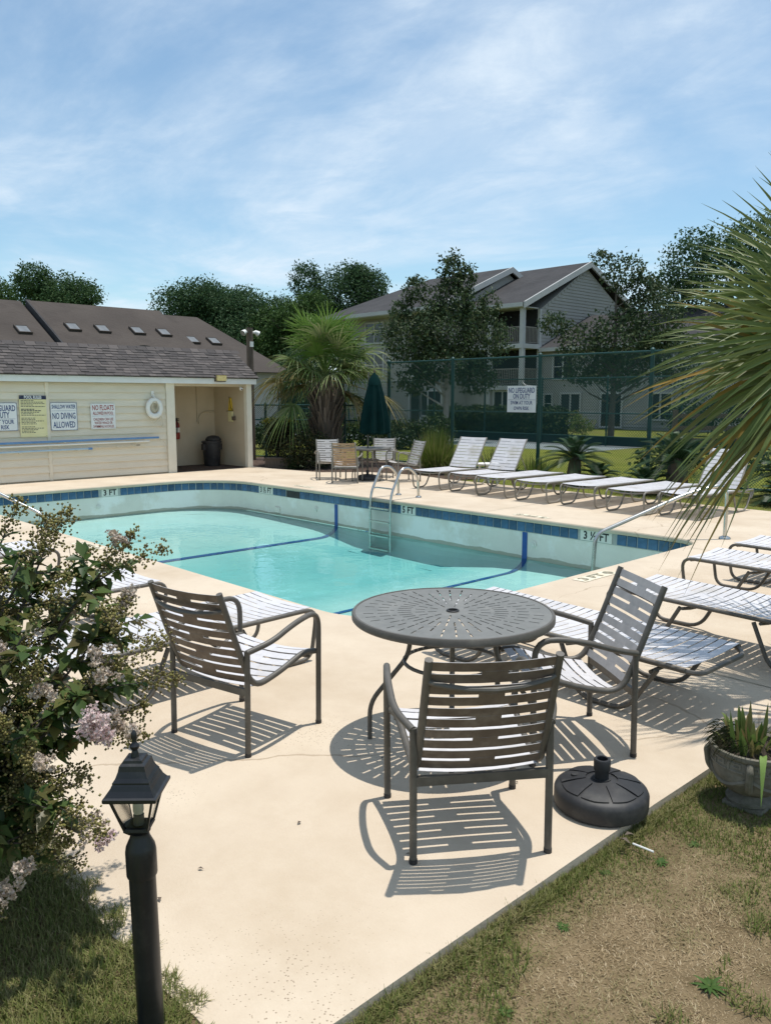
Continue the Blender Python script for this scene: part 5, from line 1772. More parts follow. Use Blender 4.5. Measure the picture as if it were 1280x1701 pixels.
for k in range(4):                                        # garland swags
    a0 = R(90 * k + 20)
    m.tube([((0.196 - 0.02 * math.sin(math.pi * j / 8) ) * math.cos(a0 + R(90) * j / 8), (0.196 - 0.02 * math.sin(math.pi * j / 8)) * math.sin(a0 + R(90) * j / 8), 0.225 - 0.06 * math.sin(math.pi * j / 8)) for j in range(9)], 0.013, 6)
m.build('garland', 'stone', urn, smooth=True)
m = MB(); m.lathe([(0.184, 0.325), (0.1, 0.335), (0.01, 0.34)], 24); m.build('soil', 'soil', urn)

# ------------------------------------------------------------------ plants: blades and fronds
def blades(specs, parts=5):
    """specs: list of (base, dir, length, width, droop, side) -> verts, quads of V-folded strips"""
    vs, fs = [], []
    for (b, d, L, w, droop, side) in specs:
        b, d = np.array(b, float), unit(np.array(d, float))
        side = np.array(side, float)
        side = side - d * side.dot(d)
        if np.linalg.norm(side) < 1e-4:
            side = np.cross(d, [0.3, 0.2, 0.9])
        side = side / np.linalg.norm(side)
        nrm = np.cross(side, d)
        o = len(vs)
        for j in range(parts + 1):
            t = j / parts
            p = b + d * L * t - np.array([0, 0, 1]) * droop * L * t ** 2.2
            ww = w * (0.55 + 1.6 * t) if t < 0.28 else w * (1.0 * (1 - ((t - 0.28) / 0.72) ** 1.6) + 0.03)
            vs += [p - side * ww / 2, p - nrm * ww * 0.22, p + side * ww / 2]
        for j in range(parts):
            q = o + j * 3
            fs += [(q, q + 1, q + 4, q + 3), (q + 1, q + 2, q + 5, q + 4)]
    return np.array(vs), np.array(fs)

def fan_frond(parent, crown, d, pet, L, nseg, spread, droop, roll, width, material, seed, pet_droop=0.15, name='frond'):
    rr = np.random.default_rng(seed)
    d = unit(np.array(d, float))
    crown = np.array(crown, float)
    hub = crown + d * pet - np.array([0, 0, 1]) * pet_droop * pet
    d2 = unit(d - np.array([0, 0, 1]) * pet_droop * 1.4)
    h = np.cross(d2, [0, 0, 1.0])
    h = unit(h) if np.linalg.norm(h) > 0.05 else np.array([1.0, 0, 0])
    up = np.cross(h, d2)
    side = h * math.cos(roll) + up * math.sin(roll)
    nrm = np.cross(side, d2)
    sp = []
    for i in range(nseg):
        a = spread * (i / (nseg - 1) - 0.5)
        l = L * (0.72 + 0.28 * math.cos(a * 0.8)) * rr.uniform(0.88, 1.05)
        dd = d2 * math.cos(a) + side * math.sin(a) + nrm * (0.10 + 0.25 * abs(a / spread) + rr.uniform(-0.05, 0.05))
        s = np.cross(dd, nrm)
        sp.append((hub - d2 * 0.05 + d2 * 0.07 * math.cos(a), dd, l, width * rr.uniform(0.8, 1.15), droop * rr.uniform(0.6, 1.5), s + nrm * rr.uniform(-0.5, 0.5)))
    v, f = blades(sp, 6)
    o = np_mesh(name, v, f, material, parent)
    m = MB(); m.tube([crown, crown * 0.5 + hub * 0.5 + np.array([0, 0, 0.03]) * pet, hub], [0.02, 0.014, 0.010], 6)
    m.build('leaf_stalk', material, o)
    return o

# --- the fan palm by the fence
random.seed(21)
pal = thing('fan_palm', 'bushy fan palm with rough boot covered trunk by the pool house', 'palm tree', (-17.05, 13.95, -0.05))
m = MB(); m.lathe([(0.30, 0), (0.28, 0.3), (0.32, 1.2), (0.32, 1.9), (0.18, 2.3)], 14); m.build('trunk', 'boots', pal)
m = MB()
for k in range(230):
    z = 0.1 + 1.95 * ((k + random.random()) / 230)
    a = k * 2.39996 + random.uniform(-0.2, 0.2)
    r0 = 0.30 + 0.05 * z / 2
    dr = V(math.cos(a), math.sin(a), 0)
    tg = V(-math.sin(a), math.cos(a), 0)
    b0 = dr * r0 * 0.9 + V(0, 0, z)
    ln = random.uniform(0.24, 0.5)
    tip = b0 + dr * random.uniform(0.12, 0.26) + V(0, 0, ln) + tg * random.uniform(-0.08, 0.08)
    w = random.uniform(0.025, 0.05)
    vs = [b0 - tg * w + dr * 0.02, b0 + tg * w + dr * 0.02, b0 - dr * 0.03, tip - tg * w * 0.45, tip + tg * w * 0.45, tip - dr * 0.025]
    m.add(vs, [(0, 1, 4, 3), (1, 2, 5, 4), (2, 0, 3, 5), (3, 4, 5)])
o = m.build('leaf_bases', 'boots', pal); o['kind'] = 'stuff'
for k in range(50):
    f_ = k / 50
    az = k * 2.39996
    el = R(80 - 98 * f_ ** 0.9 + random.uniform(-16, 16))
    d = (math.cos(az) * math.cos(el), math.sin(az) * math.cos(el), math.sin(el))
    if f_ > 0.55 and d[0] * 0.77 - d[1] * 0.63 > 0.45: continue
    mt = 'leaf_palm_young' if f_ < 0.25 else ('leaf_palm' if f_ < 0.74 or random.random() < 0.3 else 'leaf_palm_old')
    fan_frond(pal, (0, 0, 2.25 + 0.3 * (1 - f_)), d, random.uniform(0.5, 1.3), random.uniform(0.98, 1.22), 26, R(200), 0.2 + 0.55 * f_, random.uniform(-0.5, 0.5), 0.05, mt, 100 + k, 0.04 + 0.14 * f_)

# --- the sabal palm at the right edge
random.seed(4)
sab = thing('sabal_palm', 'large fan palm reaching in from the right over the deck', 'palm tree', (-1.30, 5.22, -0.05))
m = MB()
m.lathe([(0.17, 0), (0.15, 0.3), (0.14, 1.0), (0.15, 1.6), (0.12, 2.0), (0.05, 2.2)], 16); m.build('trunk', 'boots', sab)
m = MB()
for k in range(90):
    z = 0.1 + 1.7 * (k / 90)
    a = k * 2.39996
    dr = V(math.cos(a), math.sin(a), 0); tg = V(-math.sin(a), math.cos(a), 0)
    b0 = dr * 0.13 + V(0, 0, z); tip = b0 + dr * 0.10 + V(0, 0, random.uniform(0.15, 0.25))
    w = 0.035
    m.add([b0 - tg * w, b0 + tg * w, b0 - dr * 0.03, tip - tg * w * 0.5, tip + tg * w * 0.5, tip - dr * 0.02], [(0, 1, 4, 3), (1, 2, 5, 4), (2, 0, 3, 5), (3, 4, 5)])
o = m.build('leaf_bases', 'boots', sab); o['kind'] = 'stuff'
CL = np.array([-0.6875, -0.7262, 0])                      # towards camera left
CF = np.array([-0.7262, 0.6875, 0])                       # away from the camera
def cd(l, f, u):
    return CL * l + CF * f + np.array([0, 0, u])
fr = [ # direction (left, away, up), stalk, length, spread, droop, roll, material
    (cd(0.70, 0.25, 0.80), 0.55, 0.92, 150, 0.10, 1.2, 'leaf_sabal'),
    (cd(0.95, -0.05, 0.32), 0.52, 0.86, 120, 0.12, 1.25, 'leaf_sabal'),
    (cd(1.00, 0.35, 0.10), 0.56, 0.86, 105, 0.22, 1.2, 'leaf_sabal_gold'),
    (cd(0.80, 0.55, 0.42), 0.60, 0.86, 130, 0.16, 0.9, 'leaf_sabal'),
    (cd(0.92, 0.15, -0.02), 0.48, 0.80, 80, 0.42, 1.25, 'leaf_sabal'),
    (cd(0.50, 0.25, -0.22), 0.50, 0.80, 40, 0.55, 1.2, 'leaf_sabal_gold'),
    (cd(0.45, 0.1, 1.0), 0.55, 0.95, 170, 0.06, 1.0, 'leaf_sabal'),
    (cd(0.45, 0.7, 0.75), 0.6, 0.95, 190, 0.12, 0.5, 'leaf_sabal'),
    (cd(0.1, 0.9, 0.4), 0.6, 0.95, 190, 0.2, 0.3, 'leaf_sabal'),
    (cd(-0.2, 0.3, 1.0), 0.6, 0.95, 190, 0.1, 0.3, 'leaf_sabal'),
    (cd(-0.8, 0.5, 0.5), 0.6, 0.95, 190, 0.2, 0.2, 'leaf_sabal'),
    (cd(-0.9, -0.4, 0.5), 0.6, 0.95, 190, 0.2, 0.2, 'leaf_sabal'),
    (cd(-0.1, -0.7, 0.9), 0.5, 0.8, 190, 0.2, 0.2, 'leaf_sabal'),
    (cd(-0.6, 0.9, 0.1), 0.6, 0.95, 180, 0.3, 0.2, 'leaf_sabal'),
]
for k, (d, pet, L, sp_, dr_, ro, mt) in enumerate(fr):
    fan_frond(sab, (0, 0, 2.04), d, pet * 1.03, L * 1.07, int(10 + sp_ * 0.14), R(sp_), dr_ * 1.2, ro, 0.030, mt, 300 + k, 0.08)

# --- sago cycads
def cycad(label, loc, n, L, h, seed, trunk=0.14):
    rr = random.Random(seed)
    c = thing('sago_cycad', label, 'cycad', loc, 0, 'sago cycads along the fence')
    m = MB(); m.lathe([(trunk * 1.1, 0), (trunk, h * 0.5), (trunk * 0.8, h), (trunk * 0.3, h + 0.08)], 10, wob=lambda k, r, z: 1 + 0.15 * ((k * 7 + int(z * 30)) % 3 - 1)); m.build('trunk', 'boots', c)
    for k in range(n):
        az = k * 2.39996
        f_ = k / n
        el = R(75 - 85 * f_)
        sp = []
        d0 = np.array([math.cos(az) * math.cos(el), math.sin(az) * math.cos(el), math.sin(el)])
        nl = 26
        pts = []
        for j in range(nl + 1):
            t = j / nl
            p = np.array([0, 0, h]) + d0 * L * t - np.array([0, 0, 1]) * L * 0.45 * t * t
            pts.append(p)
        for j in range(3, nl):
            t = j / nl
            dd = unit(pts[j + 1] - pts[j])
            s = unit(np.cross(dd, [0, 0, 1.0]))
            u_ = np.cross(s, dd)
            for sg in (-1, 1):
                sp.append((pts[j], dd * 0.45 + s * sg * 0.9 + u_ * 0.35, 0.17 * (1 - 0.55 * abs(t - 0.45) * 1.6) * rr.uniform(0.9, 1.1), 0.018, 0.1, dd))
        v, f = blades(sp, 2)
        o = np_mesh('frond', v, f, 'leaf_cycad', c)
        m = MB(); m.tube([tuple(p) for p in pts[::3]], [0.012 - 0.001 * i for i in range(len(pts[::3]))], 4); m.build('rachis', 'leaf_cycad', o)
    return c
cycad('sago cycad standing clear on the lawn by the middle fence post', (-9.75, 14.75, -0.05), 34, 0.92, 0.55, 1)
cycad('low sago cycad pup beside the clear standing one', (-9.25, 14.85, -0.05), 22, 0.62, 0.16, 2, 0.10)
cycad('large sago cycad behind the flat loungers and hanging fronds', (-7.45, 14.75, -0.05), 44, 1.10, 0.62, 3, 0.2)
cycad('sago cycad with dark skirt under the large one', (-7.9, 14.4, -0.05), 30, 0.75, 0.12, 4, 0.14)
cycad('sago cycad at the right edge behind the raised lounger', (-5.55, 15.0, -0.05), 38, 0.95, 0.5, 5)
cycad('low sago cycad at the foot of the rightmost one', (-5.35, 14.45, -0.05), 26, 0.65, 0.12, 6, 0.12)

# --- grass clumps
def clump(name, label, loc, n, L, spread, mt, w, seed, cat='ornamental grass', droop=0.6):
    rr = np.random.default_rng(seed)
    c = thing(name, label, cat, loc)
    sp = []
    for _ in range(n):
        a = rr.uniform(0, 2 * math.pi)
        rad = spread * 0.35 * math.sqrt(rr.uniform())
        lean = abs(rr.normal(0, 0.42))
        d = (math.cos(a) * lean, math.sin(a) * lean, 1)
        sp.append(((rad * math.cos(a), rad * math.sin(a), 0), d, L * rr.uniform(0.65, 1.08), w, droop * lean * rr.uniform(0.5, 1.6), (math.sin(a), -math.cos(a), 0.2)))
    v, f = blades(sp, 5)
    o = np_mesh('leaves', v, f, mt, c)
    o['kind'] = 'stuff'
    return c
clump('grass_clump', 'tall bright green ornamental grass clump between chairs and raised lounger', (-13.55, 14.55, -0.05), 1500, 1.2, 0.75, 'leaf_grass_clump', 0.012, 1)
clump('grass_clump', 'dark strap leaved lily clump behind the two raised loungers', (-12.0, 15.1, -0.05), 260, 0.8, 0.9, 'leaf_hedge', 0.024, 2, droop=0.8)
clump('grass_clump', 'small strap leaved clump at the foot of the sign post', (-11.1, 15.25, -0.05), 150, 0.62, 0.7, 'leaf_grass_clump', 0.02, 3, droop=0.8)
clump('grass_clump', 'loose strap leaved clump next to the round bush', (-16.9, 12.75, -0.03), 110, 0.4, 0.5, 'leaf_hedge', 0.02, 4, droop=0.8)

# --- leaf clouds: trees, shrubs, hedges
def leaf_cloud(name, parent, centres, radii, n, size, mt, seed, clump_n=6, gap=0.9, up=0.5, squash=0.8):
    """leaves gathered in clumps that sit towards the outside of a few lobes"""
    rr = np.random.default_rng(seed)
    centres, radii = np.array(centres, float), np.array(radii, float)
    vol = radii.prod(1) ** (2 / 3)
    ncl = max(8, n // clump_n)
    which = rr.choice(len(centres), ncl, p=vol / vol.sum())
    dirs = unit(rr.normal(size=(ncl, 3)))
    rad = rr.uniform(0.35, 1.0, ncl) ** 0.55
    cc = centres[which] + dirs * radii[which] * rad[:, None]
    k = rr.integers(0, ncl, n)
    sc = radii[which].mean(1) * 0.16
    p = cc[k] + rr.normal(size=(n, 3)) * (sc[k][:, None] * gap) * np.array([1, 1, squash])
    d = unit(rr.normal(size=(n, 3)) + np.array([0, 0, -0.2]))
    nn = unit(rr.normal(size=(n, 3)) + np.array([0, 0, up * 2]))
    L = size * rr.uniform(0.7, 1.3, n)
    v, f = leaf_arrays(p, d, nn, L, L * rr.uniform(0.45, 0.7, n))
    o = np_mesh(name, v, f, mt, parent)
    return o, cc
def tree(name, label, loc, H_, lobes, n, size, mt, seed, tr=0.25, bark='bark', lean=(0, 0), clump_n=7, cat='tree', group=None, gap=0.9, limbs=12):
    t = thing(name, label, cat, loc, 0, group)
    rr = random.Random(seed)
    o, cc = leaf_cloud('crown', t, [l[:3] for l in lobes], [l[3:] for l in lobes], n, size, mt, seed, clump_n, gap)
    m = MB()
    top = V(lean[0], lean[1], H_ * 0.8)
    pts = [V(0, 0, 0), V(lean[0] * 0.1 + 0.05, lean[1] * 0.1, H_ * 0.2), V(lean[0] * 0.4, lean[1] * 0.4 + 0.08, H_ * 0.5), top]
    m.tube(pts, [tr * 1.15, tr * 0.9, tr * 0.6, tr * 0.15], 9)
    m.build('trunk', bark, t, smooth=True)
    m = MB()
    for k in range(limbs):
        tgt = V(*cc[rr.randrange(len(cc))])
        z0 = min(max(tgt.z - (0.35 + 0.4 * rr.random()) * math.hypot(tgt.x, tgt.y) - 0.3, H_ * 0.18), H_ * 0.75)
        u = z0 / (H_ * 0.8)
        s = V(lean[0] * u, lean[1] * u, z0)
        mid = (s + tgt) / 2 + V(rr.uniform(-.1, .1), rr.uniform(-.1, .1), -0.05) * H_ * 0.15
        rad = tr * 0.42 * (1 - u * 0.5)
        m.tube([s, mid, tgt], [rad, rad * 0.6, rad * 0.15], 5)
    m.build('limbs', bark, t, smooth=True)
    return t
BG = 'trees behind the buildings'
random.seed(8)
def lobes_round(zc, r, h, n, seed):
    rr = random.Random(seed)
    out_ = [(0, 0, zc, r * 0.75, r * 0.75, h * 0.75)]
    for k in range(n):
        a = 2 * math.pi * k / n + rr.uniform(-.3, .3)
        q = rr.uniform(0.35, 0.65)
        out_.append((math.cos(a) * r * q, math.sin(a) * r * q, zc + h * rr.uniform(-0.55, 0.6), r * rr.uniform(0.35, 0.5), r * rr.uniform(0.35, 0.5), h * rr.uniform(0.3, 0.45)))
    return out_
tree('pine_tree', 'lighter green tree at the left edge behind the brown roof', (-78.2, 25.6, -0.05), 13, lobes_round(9.6, 4.2, 3.6, 8, 1), 18000, 0.24, 'leaf_light', 31, 0.3, group=BG)
tree('pine_tree', 'dark round pine tree rising behind the brown roof on the left', (-69.5, 28.4, -0.05), 13, lobes_round(9.6, 3.5, 3.3, 9, 2), 22000, 0.22, 'leaf_pine', 32, 0.3, group=BG)
tree('oak_tree', 'dark broad tree right of the brown roof', (-65.5, 39.9, -0.05), 12.5, lobes_round(8.3, 4.6, 4.7, 11, 3), 30000, 0.24, 'leaf_oak', 33, 0.35, group=BG)
tree('oak_tree', 'lower dark tree between the brown roof and the tallest tree', (-60.5, 41.2, -0.05), 11.5, lobes_round(7.4, 4.4, 4.6, 11, 4), 30000, 0.23, 'leaf_oak', 34, 0.3, group=BG)
tree('oak_tree', 'light green leafy tree just above the fan palm', (-56.0, 42.3, -0.05), 11, lobes_round(7.0, 3.8, 4.2, 10, 5), 22000, 0.22, 'leaf_light', 35, 0.3, group=BG)
tree('oak_tree', 'tallest dark tree behind the apartments, with a lopsided crown', (-55.6, 47.2, -0.05), 14, [(0.3, 0.6, 10.4, 2.8, 2.8, 2.9), (-1.7, -2.3, 11.6, 1.4, 1.4, 1.9), (1.6, 1.9, 11.0, 1.9, 1.9, 2.0), (2.2, 2.8, 9.2, 1.7, 1.7, 1.6), (0, 0, 7.6, 3, 3, 2.4), (1.0, 1.1, 12.3, 1.3, 1.3, 1.1), (-1.0, -1.6, 9.0, 1.9, 1.9, 1.9), (-2.5,-3,8,2,2,2)], 32000, 0.23, 'leaf_oak', 36, 0.35, group=BG)
tree('oak_tree', 'big dark tree rising behind the right magnolia and palm', (-22.2, 49.5, -0.05), 13, [(0, 0, 8.6, 3.4, 3.4, 3.2), (-1.6, -1.4, 9.8, 2.0, 2.0, 2.0), (1.2, 1.2, 11.0, 2.2, 2.2, 1.7), (2.8, 2.8, 9.4, 2.6, 2.6, 2.4), (4.5, 4.4, 7.8, 2.6, 2.6, 2.4), (0.5, 0.5, 5.2, 3.4, 3.4, 2.4), (-2.6, -2.4, 8.2, 1.3, 1.3, 1.3), (3.6, 3.6, 5, 3, 3, 2.6)], 32000, 0.21, 'leaf_oak', 37, 0.35, group=BG)
for i, (x, y, lab) in enumerate(((-52.5, 34.5, 'low dark tree showing between the brown roof end and the fan palm'), (-49.5, 38.2, 'low dark tree behind the fan palm crown'))):
    tree('oak_tree', lab, (x, y, -0.05), 6.5, [(0, 0, 3.2, 2.6, 2.6, 2.4), (1.2, 1.2, 2.2, 2.2, 2.2, 2.0), (-1.2, -1.3, 2.4, 2.2, 2.2, 2.0), (0, 0, 1.2, 2.8, 2.8, 1.2)], 12000, 0.22, 'leaf_oak', 80 + i, 0.2, group=BG)
# the two magnolias in front of the apartments
tree('magnolia_tree', 'sparse magnolia with pale trunk in front of the apartment balconies', (-23.1, 25.3, -0.05), 8.0,
     [(0, 0, 4.6, 1.5, 1.5, 1.2), (-1.1, -1.1, 4.3, 1.2, 1.2, 1.1), (1.1, 1.1, 4.3, 1.1, 1.1, 1.2), (0.1, 0.3, 5.8, 1.0, 1.0, 1.0), (0.15, 0.2, 6.9, 0.55, 0.55, 0.85), (-0.85, -0.95, 6.2, 0.55, 0.55, 0.6), (0.6, 0.6, 6.6, 0.4, 0.4, 0.65), (0.0, 0.0, 3.3, 1.5, 1.5, 0.8), (-0.9, -0.9, 2.6, 0.8, 0.8, 0.6), (0.9, 0.95, 2.7, 0.9, 0.9, 0.7), (-1.3, -1.3, 5.4, 0.5, 0.5, 0.4), (1.25, 1.25, 5.6, 0.45, 0.45, 0.6)],
     16000, 0.145, 'leaf_magnolia', 41, 0.13, 'pale_bark', clump_n=7, gap=0.95, limbs=26)
tree('magnolia_tree', 'magnolia with open twiggy top in front of the low wing', (-19.6, 32.4, -0.05), 8.6,
     [(0.3, 0.3, 4.4, 1.7, 1.7, 1.3), (-1.0, -1.0, 4.2, 1.1, 1.1, 0.8), (-1.9, -1.9, 5.0, 0.75, 0.75, 0.55), (1.2, 1.2, 5.2, 1.3, 1.3, 1.4), (0.2, 0.2, 7.2, 0.9, 0.9, 0.9), (-0.5, -0.5, 7.8, 0.5, 0.5, 0.4), (0.8, 0.8, 6.6, 0.8, 0.8, 0.7), (0, 0, 3.0, 1.4, 1.4, 0.8), (-1.1, -1.1, 3.0, 0.8, 0.8, 0.6), (1.7, 1.7, 3.6, 1.3, 1.3, 1.2)],
     11500, 0.165, 'leaf_magnolia', 42, 0.14, 'bark', clump_n=7, gap=0.95, limbs=26)
def shrub(name, label, loc, lobes, n, size, mt, seed, cat='shrub', group=None, clump_n=5):
    t = thing(name, label, cat, loc, 0, group)
    o, cc = leaf_cloud('foliage', t, [l[:3] for l in lobes], [l[3:] for l in lobes], n, size, mt, seed, clump_n, gap=0.9)
    m = MB()
    rr = random.Random(seed)
    for k in range(9):
        tgt = V(*cc[rr.randrange(len(cc))])
        m.tube([V(rr.uniform(-.1, .1), rr.uniform(-.1, .1), 0), V(tgt.x * 0.4, tgt.y * 0.4, tgt.z * 0.55), tgt], [0.02, 0.014, 0.004], 5)
    m.build('stems', 'bark', t)
    return t
shrub('round_bush', 'dark round bush at the foot of the fan palm', (-16.75, 13.05, -0.05), [(0, 0, 0.55, 0.55, 0.55, 0.5), (0.25, 0.3, 0.45, 0.45, 0.45, 0.42), (-0.25, -0.2, 0.4, 0.4, 0.4, 0.38), (0, 0, 0.2, 0.6, 0.6, 0.2)], 5200, 0.06, 'leaf_bush', 51)
hd = shrub('clipped_hedge', 'clipped dark hedge with golden top beside the pool house', (-18.1, 13.15, -0.05), [(0, 0, 0.9, 0.4, 0.4, 0.4), (0.0, 0.0, 0.45, 0.42, 0.42, 0.45), (0.1, -0.15, 1.05, 0.35, 0.3, 0.22), (-0.1, 0.2, 1.05, 0.35, 0.3, 0.22)], 4200, 0.06, 'leaf_bush', 52, 'hedge')
leaf_cloud('golden_tips', hd, [(0, 0, 1.25), (0.1, 0.2, 1.24), (0, -0.2, 1.22)], [(0.38, 0.3, 0.06), (0.3, 0.3, 0.06), (0.3, 0.3, 0.06)], 700, 0.055, 'leaf_gold', 53)
m = MB(); m.box(-0.5, 0.5, -0.16, 0.16, 0, 0.26); m.box(-0.52, 0.52, -0.18, 0.18, 0.26, 0.29)
tag(m.build('planter_box', 'wood_pole', loc=(-17.25, 12.72, -0.05)), 'low brown planter box beside the pool house post', 'planter')
bpy.data.objects['planter_box'].rotation_euler = (0, 0, R(40))
HG = 'hedges in front of the apartments'
for i, (x, y, w, lab) in enumerate(((-29.5, 33.2, 1.5, 'dark clipped hedge under the balconies, left of the sign'), (-26.9, 33.2, 1.25, 'dark clipped hedge behind the no lifeguard sign'), (-24.3, 33.2, 1.3, 'dark clipped hedge just right of the no lifeguard sign'))):
    lb = []
    for k in range(5):
        lb.append((-w + 2 * w * k / 4, 0, 0.95, 0.5, 0.6, 0.5)); lb.append((-w + 2 * w * k / 4, 0, 0.4, 0.5, 0.6, 0.42))
    shrub('clipped_hedge', lab, (x, y, -0.05), lb, 9000, 0.15, 'leaf_hedge', 60 + i, 'hedge', HG)
shrub('flowering_bush', 'ragged olive bush in front of the low wing', (-22.6, 33.6, -0.05), [(0, 0, 0.7, 0.8, 0.8, 0.55), (0.5, 0.4, 0.5, 0.6, 0.6, 0.4), (-0.5, -0.4, 0.5, 0.6, 0.6, 0.4)], 1500, 0.12, 'leaf_grass_clump', 65)
shrub('clipped_hedge', 'loose green bushes behind the right palm fronds', (-14.5, 40.5, -0.05), [(k * 1.2 - 4, k * 0.9 - 3, 1.0, 1.0, 1.0, 0.9) for k in range(8)], 5200, 0.2, 'leaf_hedge', 66, 'hedge')
shrub('clipped_hedge', 'olive bushes behind the lower fence left of the umbrella', (-22.4, 19.5, -0.05), [(k * 0.9 - 2.2, k * 0.8 - 2, 0.5 + 0.2 * (k % 2), 0.7, 0.7, 0.55) for k in range(6)], 9000, 0.12, 'leaf_hedge', 67, 'hedge')
shrub('clipped_hedge', 'low green bushes at the right edge beyond the lawn', (-5.6, 22.5, -0.05), [(k * 1.2 - 4, k * 1.3 - 4, 0.4, 0.9, 0.9, 0.4) for k in range(7)], 2600, 0.14, 'leaf_hedge', 68, 'hedge')
# rustic rail fence seen at the right edge
f = thing('rail_fence', 'weathered wooden rail fence at the right edge beyond the lawn', 'fence', (-13.0, 25.4, -0.05), R(44))
for k in range(6):
    m = MB(); m.box(k * 2.4 - 0.07, k * 2.4 + 0.07, -0.07, 0.07, 0, 1.45); m.build('post', 'wood_pole', f)
for k in range(5):
    for z in (0.45, 0.85, 1.25):
        m = MB(); m.box(k * 2.4 + 0.07, k * 2.4 + 2.33, -0.03, 0.03, z - 0.07, z + 0.07); m.build('rail', 'wood_pole', f)

# --- urn planting
sp = []
rr = np.random.default_rng(5)
for _ in range(38):
    a = rr.uniform(0, 2 * math.pi); q = 0.13 * math.sqrt(rr.uniform())
    lean = rr.uniform(0.02, 0.55)
    sp.append(((q * math.cos(a), q * math.sin(a), 0.33), (math.cos(a) * lean, math.sin(a) * lean, 1), rr.uniform(0.12, 0.27), rr.uniform(0.026, 0.042), lean * rr.uniform(0.4, 1.3), (math.sin(a), -math.cos(a), 0.1)))
b0 = -CF * 0.16 + CL * 0.02
v, f_ = blades(sp, 5)
np_mesh('iris_leaves', v, f_, 'leaf_urn', urn)
v, f_ = blades([(b0 + np.array([0, 0, 0.36]), -CF * 0.45 + CL * 0.2 + np.array([0, 0, 0.45]), 0.24, 0.036, 1.5, CL)], 6)
np_mesh('bent_leaf', v, f_, 'leaf_fresh', urn)
sp = []
for _ in range(420):
    a = rr.uniform(0, 2 * math.pi) if rr.uniform() < 0.35 else math.atan2(CL[1], CL[0]) + rr.normal(0, 0.7)
    q = rr.uniform(0.10, 0.20)
    sp.append(((q * math.cos(a), q * math.sin(a), 0.34 + rr.uniform(0, 0.09)), (math.cos(a) + rr.normal(0, .4), math.sin(a) + rr.normal(0, .4), rr.uniform(-0.3, 0.7)), rr.uniform(0.03, 0.085), 0.006, 0.9, (0, 0, 1)))
v, f_ = blades(sp, 3)
o = np_mesh('trailing_plant', v, f_, 'leaf_bush', urn); o['kind'] = 'stuff'

# ------------------------------------------------------------------ crape myrtle shrub at the left
cm = thing('crape_myrtle', 'crape myrtle shrub with seed heads and pale pink blossoms at the left edge', 'shrub', (*st(-1.72, 2.55), -0.05))
rr = random.Random(17)
R_ = np.array([0.6875, 0.7262, 0]); 
branches = []
bx = np.array(cm.location)
def camw(X, Y, Z):
    x, y = st(X, Y)
    return V(x - bx[0], y - bx[1], Z + 0.05)
tips = [(-1.02, 2.9, 1.18), (-1.22, 2.85, 1.26), (-0.98, 2.75, 1.02), (-1.10, 2.5, 1.10), (-1.0, 2.6, 0.84), (-0.98, 2.7, 0.68), (-1.06, 2.45, 0.56), (-0.86, 2.6, 0.92),
        (-1.28, 3.0, 1.22), (-1.42, 3.0, 1.29), (-1.3, 2.3, 1.0), (-1.25, 2.35, 0.72), (-1.15, 2.4, 0.40), (-1.35, 2.2, 0.52), (-1.5, 2.5, 1.25), (-1.6, 2.2, 1.05),
        (-1.55, 2.1, 0.7), (-1.7, 2.9, 1.28), (-1.95, 2.6, 1.25), (-2.1, 2.5, 0.9), (-1.2, 2.65, 1.26), (-1.05, 2.85, 0.92), (-1.32, 2.7, 0.88), (-1.45, 2.3, 0.35),
        (-1.13, 2.62, 0.74), (-1.4, 2.6, 1.1), (-1.38, 2.55, 0.6), (-1.5, 2.8, 0.8), (-1.55, 2.35, 0.9), (-1.25, 2.55, 0.5), (-1.9, 2.2, 0.6), (-1.75, 2.1, 0.95), (-1.65, 2.3, 1.2)]
stems = MB()
LC, LD, LN, LL = [], [], [], []
ends = []
for i, tpt in enumerate(tips):
    e = camw(*tpt)
    s = V(rr.uniform(-0.12, 0.12), rr.uniform(-0.12, 0.12), 0)
    midp = s.lerp(e, 0.5) + V(0, 0, 0.16 + 0.1 * rr.random()) + V(rr.uniform(-.08, .08), rr.uniform(-.08, .08), 0)
    pts = [s * (1 - t) ** 2 + midp * 2 * t * (1 - t) + e * t * t for t in [j / 10 for j in range(11)]]
    stems.tube(pts, [0.011 * (1 - 0.8 * j / 10) + 0.001 for j in range(11)], 5)
    nsub = 6
    paths = [(pts, 5)]
    for q in range(nsub):
        j = rr.randrange(4, 10)
        d = (pts[j] - pts[j - 1]).normalized()
        side = V(rr.uniform(-1, 1), rr.uniform(-1, 1), rr.uniform(-0.5, 0.6)).normalized()
        e2 = pts[j] + (d * 0.7 + side * 0.8).normalized() * rr.uniform(0.13, 0.26)
        sub = [pts[j].lerp(e2, t) + V(0, 0, -0.03) * t * t for t in (0, 0.25, 0.5, 0.75, 1)]
        stems.tube(sub, [0.004, 0.003, 0.003, 0.002, 0.001], 4)
        paths.append((sub, 0))
        ends.append((sub[-1], (sub[-1] - sub[-2]).normalized(), rr.random() < 0.55))
    ends.append((pts[-1], (pts[-1] - pts[-2]).normalized(), True))
    for path, j0 in paths:
        for j in range(j0, len(path) - 1):
            for q in range(7):
                b = path[j].lerp(path[j + 1], rr.random())
                d = (path[j + 1] - path[j]).normalized()
                side = V(rr.uniform(-1, 1), rr.uniform(-1, 1), rr.uniform(-0.9, 0.5)).normalized()
                LC.append(b); LD.append(d * 0.3 + side); LN.append(V(rr.uniform(-.5, .5), rr.uniform(-.5, .5), 1)); LL.append(rr.uniform(0.045, 0.085))
stems.build('branches', 'bark', cm)
v, f = leaf_arrays(np.array(LC), np.array([tuple(x) for x in LD]), np.array([tuple(x) for x in LN]), np.array(LL), np.array(LL) * 0.55, 0.18)
